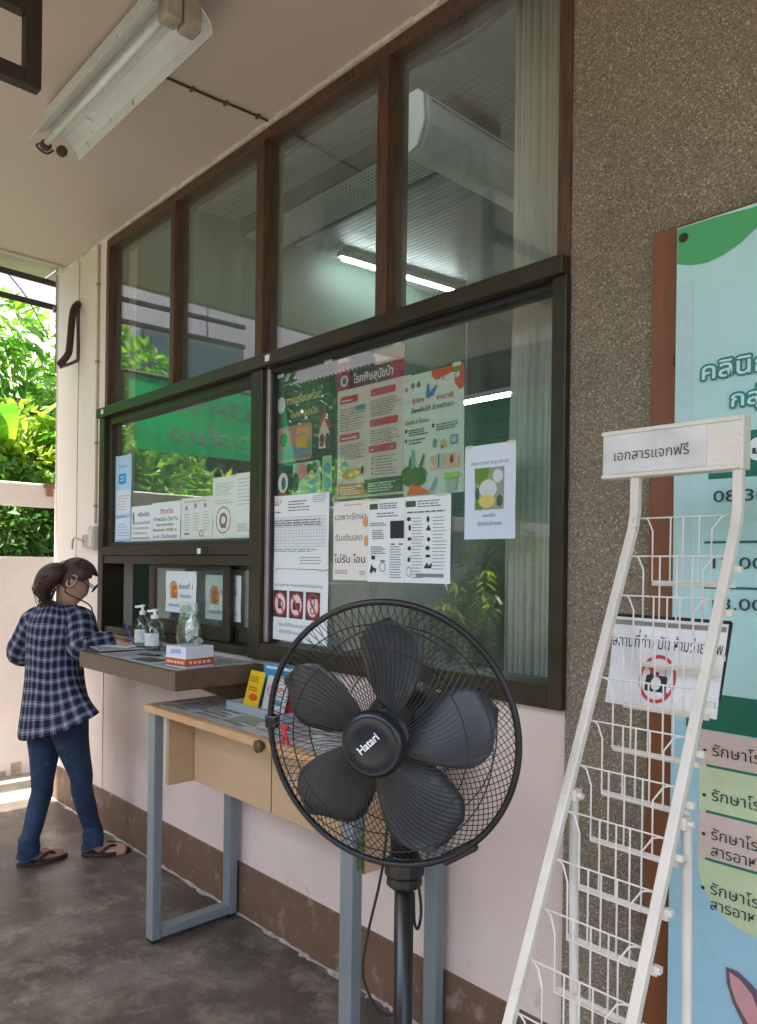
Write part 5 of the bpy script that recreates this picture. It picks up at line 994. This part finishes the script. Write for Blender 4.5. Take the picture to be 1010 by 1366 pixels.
# ================================================================== THE WOMAN AT THE COUNTER
def shirt_mat():
    m = bpy.data.materials.new('plaid_cotton'); m.use_nodes = True
    n = m.node_tree.nodes; l = m.node_tree.links; b = n['Principled BSDF']; b.inputs['Roughness'].default_value = .85; b.inputs['Specular IOR Level'].default_value = .2
    uv = n.new('ShaderNodeUVMap'); uv.uv_map = 'weave'; sp = n.new('ShaderNodeSeparateXYZ'); l.new(uv.outputs[0], sp.inputs[0])
    nz = n.new('ShaderNodeTexNoise'); nz.inputs['Scale'].default_value = 90; l.new(uv.outputs[0], nz.inputs[0])
    def stripes(sock):
        d = n.new('ShaderNodeMath'); d.operation = 'FRACT'; k = n.new('ShaderNodeMath'); k.operation = 'DIVIDE'; k.inputs[1].default_value = .052; l.new(sock, k.inputs[0]); l.new(k.outputs[0], d.inputs[0])
        r = n.new('ShaderNodeValToRGB'); r.color_ramp.interpolation = 'CONSTANT'; e = r.color_ramp.elements
        for i, (p, v) in enumerate([(0, 0), (.42, .50), (.48, .08), (.54, .58), (.74, .08), (.80, .50), (.86, 0)]):
            x = e[i] if i < 2 else e.new(p); x.position = p; x.color = (v, v, v, 1)
        l.new(d.outputs[0], r.inputs[0]); return r.outputs[0]
    a, c = stripes(sp.outputs[0]), stripes(sp.outputs[1])
    ad = n.new('ShaderNodeMath'); ad.operation = 'ADD'; l.new(a, ad.inputs[0]); l.new(c, ad.inputs[1])
    a2 = n.new('ShaderNodeMath'); a2.operation = 'MULTIPLY_ADD'; a2.inputs[1].default_value = .25; l.new(nz.outputs[0], a2.inputs[0]); l.new(ad.outputs[0], a2.inputs[2])
    r = n.new('ShaderNodeValToRGB'); e = r.color_ramp.elements; e[0].position = .12; e[0].color = (.007, .010, .026, 1); e[1].position = 1.0; e[1].color = (.30, .31, .37, 1)
    x = e.new(.62); x.color = (.12, .13, .19, 1)
    dv = n.new('ShaderNodeMath'); dv.operation = 'MULTIPLY'; dv.inputs[1].default_value = .78; l.new(a2.outputs[0], dv.inputs[0]); l.new(dv.outputs[0], r.inputs[0]); l.new(r.outputs[0], b.inputs['Base Color'])
    return m
plaid = shirt_mat()
def loft_uv(name, m, rings, parent, solid=.004, cap=False, subsurf=1):
    """rings of points -> cloth tube carrying a weave map in metres"""
    b = MB(); b.loft(rings, cap=cap); n = len(rings[0])
    per = max(sum((rings[i][k] - rings[i][(k + 1) % n]).length for k in range(n)) for i in range(len(rings)))
    vv = [0]
    for i in range(1, len(rings)): vv.append(vv[-1] + sum((rings[i][k] - rings[i - 1][k]).length for k in range(n)) / n)
    me = bpy.data.meshes.new(name); org = ORG[parent.name]
    me.from_pydata([tuple(Vector(v) - org) for v in b.v], [], b.f); me.materials.append(m)
    uvl = me.uv_layers.new(name='weave')
    for f in me.polygons:
        ks = [v % n for v in f.vertices]; wrap = (0 in ks) and (n - 1 in ks)
        for li, v in zip(f.loop_indices, f.vertices):
            k = v % n; kk = n if (wrap and k == 0) else k; uvl.data[li].uv = (kk / n * per, vv[v // n])
    me.polygons.foreach_set('use_smooth', [True] * len(me.polygons))
    o = bpy.data.objects.new(name, me); COL.objects.link(o); o.parent = parent; ORG[o.name] = org
    md = o.modifiers.new('solid', 'SOLIDIFY'); md.thickness = solid; md.offset = 1
    md = o.modifiers.new('sub', 'SUBSURF'); md.levels = subsurf; md.render_levels = subsurf
    return o
WB = Vector((-3.76, -.34, 0))
def skin_body(name, pts, edges, m, loc, label, cat):
    me = bpy.data.meshes.new(name + '_skeleton'); me.from_pydata([tuple(Vector(p[:3]) - loc) for p in pts], edges, [])
    o = bpy.data.objects.new(name + '_skeleton', me); COL.objects.link(o); md = o.modifiers.new('skin', 'SKIN'); md.use_smooth_shade = True
    sv = me.skin_vertices[0].data
    for i, p in enumerate(pts): sv[i].radius = (p[3], p[4] if len(p) > 4 else p[3]); sv[i].use_root = (i == 0)
    md = o.modifiers.new('sub', 'SUBSURF'); md.levels = 2; md.render_levels = 2
    dg = bpy.context.evaluated_depsgraph_get(); nm = bpy.data.meshes.new_from_object(o.evaluated_get(dg)); bpy.data.objects.remove(o)
    nm.materials.clear(); nm.materials.append(m); nm.name = name; q = bpy.data.objects.new(name, nm); COL.objects.link(q); q.location = loc; ORG[q.name] = loc
    nm.polygons.foreach_set('use_smooth', [True] * len(nm.polygons)); return tag(q, label, cat)
LA, RA = Vector((-3.80, -.475, .06)), Vector((-3.715, -.20, .065))
LK, RK = Vector((-3.845, -.40, .355)), Vector((-3.69, -.27, .375))
LH, RH = Vector((-3.885, -.37, .70)), Vector((-3.735, -.335, .71))
HC = at(101, 772, d=3.70)                                                    # centre of the skull
fd = Vector((.42, .80, -.62)).normalized(); fs = fd.cross(Vector((0, 0, 1))).normalized(); fu = fs.cross(fd)   # face direction, her right, her up
NB = at(84, 806, d=3.76)
LS, RS = at(47, 828, d=3.88), at(107, 828, d=3.66)
LE, LW = at(27, 872, d=3.95), at(70, 868, d=4.03)
RE, RW = at(113, 866, d=3.56), at(149, 856, d=3.60)
pts = [(-3.81, -.35, .74, .115, .10), (-3.82, -.352, .93, .105, .085), (-3.82, -.35, 1.10, .115, .09), (*NB, .046), (*(HC - fu * .055 + fd * .02), .062), (*(HC - fu * .012), .072, .078), (*(HC + fu * .040 - fd * .01), .060),
       (*LH, .062), (*LK, .034), (*LA, .027), (-3.80, -.44, .03, .032, .026), (-3.785, -.36, .022, .036, .016), (-3.785, -.315, .02, .026, .011),
       (*RH, .062), (*RK, .034), (*RA, .027), (-3.70, -.17, .03, .032, .026), (-3.655, -.10, .022, .036, .016), (-3.635, -.06, .02, .026, .011),
       (*LS, .055), (*LE, .040), (*LW, .028), (*RS, .055), (*RE, .040), (*RW, .027)]
edges = [(0, 1), (1, 2), (2, 3), (3, 4), (4, 5), (5, 6), (0, 7), (7, 8), (8, 9), (9, 10), (10, 11), (11, 12), (0, 13), (13, 14), (14, 15), (15, 16), (16, 17), (17, 18), (2, 19), (19, 20), (20, 21), (2, 22), (22, 23), (23, 24)]
def add_pt(p, r, to):
    pts.append((*p, r)); edges.append((to, len(pts) - 1)); return len(pts) - 1
nz = add_pt(HC - fu * .030 + fd * .086, .010, 4); 
add_pt(HC - fu * .075 + fd * .066, .026, 4)                                  # chin
def hand(w, wi, dv, sd):
    """palm, four fingers of unequal length and a thumb from the side of the palm"""
    dv = Vector(dv).normalized(); sd = Vector(sd).normalized(); up = Vector((0, 0, 1)); pal = add_pt(w + dv * .045, .024, wi)
    for k, (off, ln) in enumerate(((-.024, .060), (-.008, .070), (.008, .066), (.023, .052))):
        a = add_pt(w + dv * .078 + sd * off, .0095, pal); c = add_pt(w + dv * (.078 + ln * .55) + sd * off * 1.1 + up * .006, .0085, a); add_pt(w + dv * (.078 + ln * .9) + sd * off * 1.05 - up * .014, .0075, c)
    t = add_pt(w + dv * .035 - sd * .034, .011, pal); add_pt(w + dv * .075 - sd * .045 - up * .006, .0085, t)
hand(RW, 24, (.8, .55, -.12), (.55, -.8, 0)); hand(LW, 21, (.6, .75, .05), (.75, -.6, 0))
woman = skin_body('person', pts, edges, skin, WB, 'woman in navy plaid shirt, jeans and sandals writing at the counter, seen from behind', 'person')
# --- jeans: one garment, two legs and a seat
def leg_rings(a, k, h, q, n=20):
    P = [(a - Vector((0, 0, .018)), .048), (a + Vector((0, 0, .005)), .046), (a + Vector((0, 0, .025)), .050), (a + Vector((0, 0, .04)), .044), (a + Vector((0, 0, .058)), .048), (a + Vector((0, 0, .075)), .042), (a + (k - a) * .36, .043), (a + (k - a) * .62, .048), (k - Vector((0, 0, .03)), .050), (k - Vector((0, 0, .005)), .047), (k + Vector((0, 0, .02)), .052), (k + (h - k) * .35, .064), (k + (h - k) * .7, .083), (h, .102)]
    out = []
    for i, (c, r) in enumerate(P):
        out.append([c + Vector((math.cos(t) * r * 1.0, math.sin(t) * r * 1.02, 0)) * (1 + (.05 if i < 6 else .03) * math.sin(3 * t + i * 2.1 + q) + .02 * math.sin(7 * t + i * 3.3)) + Vector((0, 0, .012 * math.sin(2 * t + i * 1.7 + q))) for t in [2 * math.pi * j / n for j in range(n)]])
    return out
b = MB(); b.loft(leg_rings(LA, LK, LH, 0), cap=False); b.loft(leg_rings(RA, RK, RH, 1.3), cap=False)
b.loft([[Vector((-3.81 + math.cos(t) * rx, -.352 + math.sin(t) * ry_, z)) for t in [2 * math.pi * j / 24 for j in range(24)]] for z, rx, ry_ in ((.63, .10, .075), (.68, .165, .115), (.75, .175, .12), (.84, .16, .11))], cap=True)
jeans = b.build('jeans', denim, woman, smooth=True, solid=.004, subsurf=1)
for c, q in ((LA, 0), (RA, 1.3)):
    b = MB(); r = leg_rings(c, c + Vector((0, 0, .3)), c + Vector((0, 0, .6)), q)[0]; b.tube([p + (p - c).normalized() * .003 for p in r], .004, 5, closed=True); b.build('cuff_hem', mat('denim_hem', (.02, .045, .09), .8), jeans)
# --- shirt body with a flaring hem
def sring(c, rx, ry_, n=40, yaw=0, flare=0, fold=0, ph=0, tilt=0):
    out = []
    for j in range(n):
        t = 2 * math.pi * j / n; k = 1 + fold * math.sin(6 * t + ph) + fold * .6 * math.sin(11 * t + ph * 2.3)
        x = math.cos(t) * rx * k; y = math.sin(t) * ry_ * k
        g = max(0, math.cos(t - R(15))) ** 3 * flare; x += g * .9; y += g * .15
        out.append(Vector(c) + Vector((x * math.cos(yaw) - y * math.sin(yaw), x * math.sin(yaw) + y * math.cos(yaw), tilt * math.sin(t) + g * .42 + .006 * math.sin(5 * t + ph))))
    return out
SH = [[Vector((-3.82, -.36, p.z)) + Vector(((p.x + 3.82) * .95, (p.y + .36) * .95, 0)) for p in r_] for r_ in [sring((-3.818, -.365, .640), .200, .155, flare=.20, fold=.034, ph=0, tilt=.045), sring((-3.818, -.365, .70), .194, .148, flare=.14, fold=.03, ph=.4, tilt=.03), sring((-3.82, -.362, .79), .182, .136, flare=.075, fold=.022, ph=.9), sring((-3.822, -.36, .88), .172, .128, flare=.02, fold=.018, ph=1.5),
      sring((-3.822, -.358, .96), .174, .128, fold=.018, ph=2.2), sring((-3.822, -.356, 1.04), .182, .130, fold=.014, ph=3.0), sring((-3.82, -.352, 1.11), .200, .132, fold=.01, ph=3.6), sring((-3.818, -.352, 1.172), .206, .122, fold=.006), sring((-3.812, -.348, 1.214), .165, .100), sring((-3.806, -.344, 1.238), .09, .08), sring(NB - Vector((0, 0, .012)), .062, .062), sring(NB + Vector((0, 0, .018)), .060, .060), sring(NB + Vector((0, -.004, .012)), .068, .068), sring(NB + Vector((0, -.006, -.015)), .080, .078)]]
shirt = loft_uv('shirt', plaid, SH, woman)
def sleeve(P, n=22, q=0):
    pts = smoothpath([p for p, _ in P], 4); rs = []
    for i in range(len(P) - 1):
        for k in range(4): rs.append(P[i][1] + (P[i + 1][1] - P[i][1]) * k / 4)
    rs.append(P[-1][1]); rings = []; pu = None
    for i, p in enumerate(pts):
        t = (pts[min(i + 1, len(pts) - 1)] - pts[max(i - 1, 0)]).normalized()
        pu = t.orthogonal().normalized() if pu is None else (pu - t * pu.dot(t)).normalized(); w = t.cross(pu)
        rings.append([p + (pu * math.cos(a) + w * math.sin(a)) * rs[i] * (1 + .06 * math.sin(3 * a + i * 1.9 + q) + .03 * math.sin(5 * a - i * 1.2)) for a in [2 * math.pi * j / n for j in range(n)]])
    return rings
nb = NB - Vector((0, 0, .03))
s1 = loft_uv('sleeve', plaid, sleeve([(RS + (nb - RS) * .42, .045), (RS, .066), (RS + (RE - RS) * .5, .070), (RE, .068), (RE + (RW - RE) * .5, .058), (RW + (RW - RE) * .12, .044)]), shirt, cap=False)
s2 = loft_uv('sleeve', plaid, sleeve([(LS + (nb - LS) * .42, .045), (LS, .064), (LS + (LE - LS) * .5, .066), (LE, .066), (LE + (LW - LE) * .5, .058), (LW, .045)], q=2), shirt, cap=False)
# --- hair: cap, strands and ponytail
b = MB(); vs = []; NA, NB_ = 36, 18; keep = {}
for i in range(NB_ + 1):
    for j in range(NA):
        th = math.pi * i / NB_; ph = 2 * math.pi * j / NA
        d = fu * math.cos(th) + (fs * math.cos(ph) - fd * math.sin(ph)) * math.sin(th)
        f_ = d.dot(fd); u_ = d.dot(fu); rr = .087 + .003 * math.sin(ph * 9 + th * 3) + (.006 if u_ > .4 else 0)
        if (f_ > .62 and u_ < .62) or (f_ > .12 and u_ < .10) or u_ < -.72: continue
        keep[(i, j)] = len(vs); vs.append(HC + fs * d.dot(fs) * rr * .90 + fd * f_ * rr * 1.04 + fu * u_ * rr * 1.06)
fs_ = [tuple(keep[k] for k in q) for i in range(NB_) for j in range(NA) for q in [((i, j), (i, (j + 1) % NA), (i + 1, (j + 1) % NA), (i + 1, j))] if all(k in keep for k in q)]
b.add(vs, fs_); hr = b.build('hair', hair, woman, smooth=True, solid=.010, subsurf=1)
TB = at(77, 764, d=3.635); tail = smoothpath([TB + (HC - TB) * .25, TB, at(66, 769, d=3.62), at(59, 780, d=3.63), at(59, 791, d=3.65), at(62, 799, d=3.67)], 4)
b = MB(); b.tube(tail, [.018 + .036 * math.sin(math.pi * min(1, (i + 2) / (len(tail) + 1)) ** .8) for i in range(len(tail))], 14); b.build('ponytail', hair, hr, smooth=True)
qr = random.Random(2); b = MB()
for i in range(110):
    p0 = TB + Vector((qr.uniform(-.02, .02), qr.uniform(-.02, .02), qr.uniform(-.015, .015))); off = [Vector((qr.uniform(-.045, .045), qr.uniform(-.045, .045), 0)) for _ in range(3)]
    b.tube(smoothpath([p0, tail[8] + off[0], tail[14] + off[1], tail[-1] + off[2] * .8 - Vector((0, 0, qr.uniform(0, .05)))], 4), .0016, 4)
for i in range(26):
    a = qr.uniform(0, 6.28); d = (fu * qr.uniform(.3, 1) + fs * math.cos(a) - fd * abs(math.sin(a))).normalized(); p = HC + d * .097; b.tube(smoothpath([p, p + (TB - p) * .4 + d * .02, p + (TB - p) * .8 + d * .012], 3), .0009, 4)
b.build('loose_strands', hair, hr)
b = MB(); tdir = (tail[4] - tail[2]).normalized(); u1 = tdir.orthogonal().normalized(); u2 = tdir.cross(u1); b.tube([tail[4] + (u1 * math.cos(t) + u2 * math.sin(t)) * .027 for t in [2 * math.pi * k / 16 for k in range(16)]], .010, 8, closed=True); b.build('hair_tie', mat('hair_tie', (.45, .30, .27), .7), hr, smooth=True)
ear = HC + fs * .073 - fu * .012 - fd * .002
b = MB(); b.tube([ear + (fu * math.cos(t) * .030 + fd * (math.sin(t) * .017)) for t in [2 * math.pi * k / 14 for k in range(14)]], .008, 7, closed=True); b.tube([ear - fs * .01 - fu * .012, ear + fs * .002 + fu * .012], .014, 8); b.build('ear', skin, woman, smooth=True)
gl_ = mat('spectacle_frame', (.012, .012, .012), .35); b = MB()
for s in (-1, 1):
    c = HC + fd * .098 + fs * (.033 * s) + fu * .012; b.tube([c + (fs * math.cos(t) * .026 + fu * math.sin(t) * .020) for t in [2 * math.pi * k / 20 for k in range(20)]], .0026, 6, closed=True); b.tube([c + fs * (.026 * s), HC + fs * (.083 * s) + fd * .02 + fu * .012, HC + fs * (.084 * s) - fd * .012], .0026, 5)
b.tube([HC + fd * .102 - fs * .008 + fu * .012, HC + fd * .102 + fs * .008 + fu * .012], .0026, 5); b.build('glasses', gl_, woman)
b = MB(); b.tube(smoothpath([ear - fu * .02, ear - fu * .06 + fd * .01, at(118, 806, d=3.56), at(124, 818, d=3.55), at(128, 830, d=3.56)], 5), .0035, 5); b.build('mask_cord', gl_, woman)
# --- sandals
for A, dirv in ((LA, Vector((.10, 1, 0))), (RA, Vector((.42, 1, 0)))):
    d = dirv.normalized(); s = Vector((d.y, -d.x, 0)); h0 = Vector((A.x, A.y, 0)) - d * .055; L_ = .235; outl = []
    for k in range(24):
        t = 2 * math.pi * k / 24; u = (1 - math.cos(t)) / 2; w_ = .036 + .012 * math.sin(math.pi * min(1, u * 1.1)); outl.append(h0 + d * L_ * u + s * math.sin(t) * w_)
    b = MB(); b.prism([p + Vector((0, 0, .001)) for p in outl], (0, 0, .017)); sd_ = b.build('sandal', mat('sandal_sole', (.035, .02, .015), .7, var=.3), woman, bevel=.004)
    b = MB(); tp = h0 + d * .185 + Vector((0, 0, .02))
    for sg in (-1, 1): b.tube(smoothpath([tp, h0 + d * .14 + s * (.025 * sg) + Vector((0, 0, .048)), h0 + d * .085 + s * (.042 * sg) + Vector((0, 0, .018))], 5), .007, 7)
    b.build('strap', mat('sandal_strap', (.03, .016, .012), .55), sd_, smooth=True)
pen = thing('pen', 'blue pen held in the woman\'s right hand at the counter', 'pen', tuple(RW))
b = MB(); p = RW + Vector((.085, .055, .0)); b.tube([p + Vector((.01, .012, -.012)), p + Vector((-.03, -.02, .10))], .004, 8); b.build('barrel', mat('pen_blue', (.03, .06, .3), .35), pen)
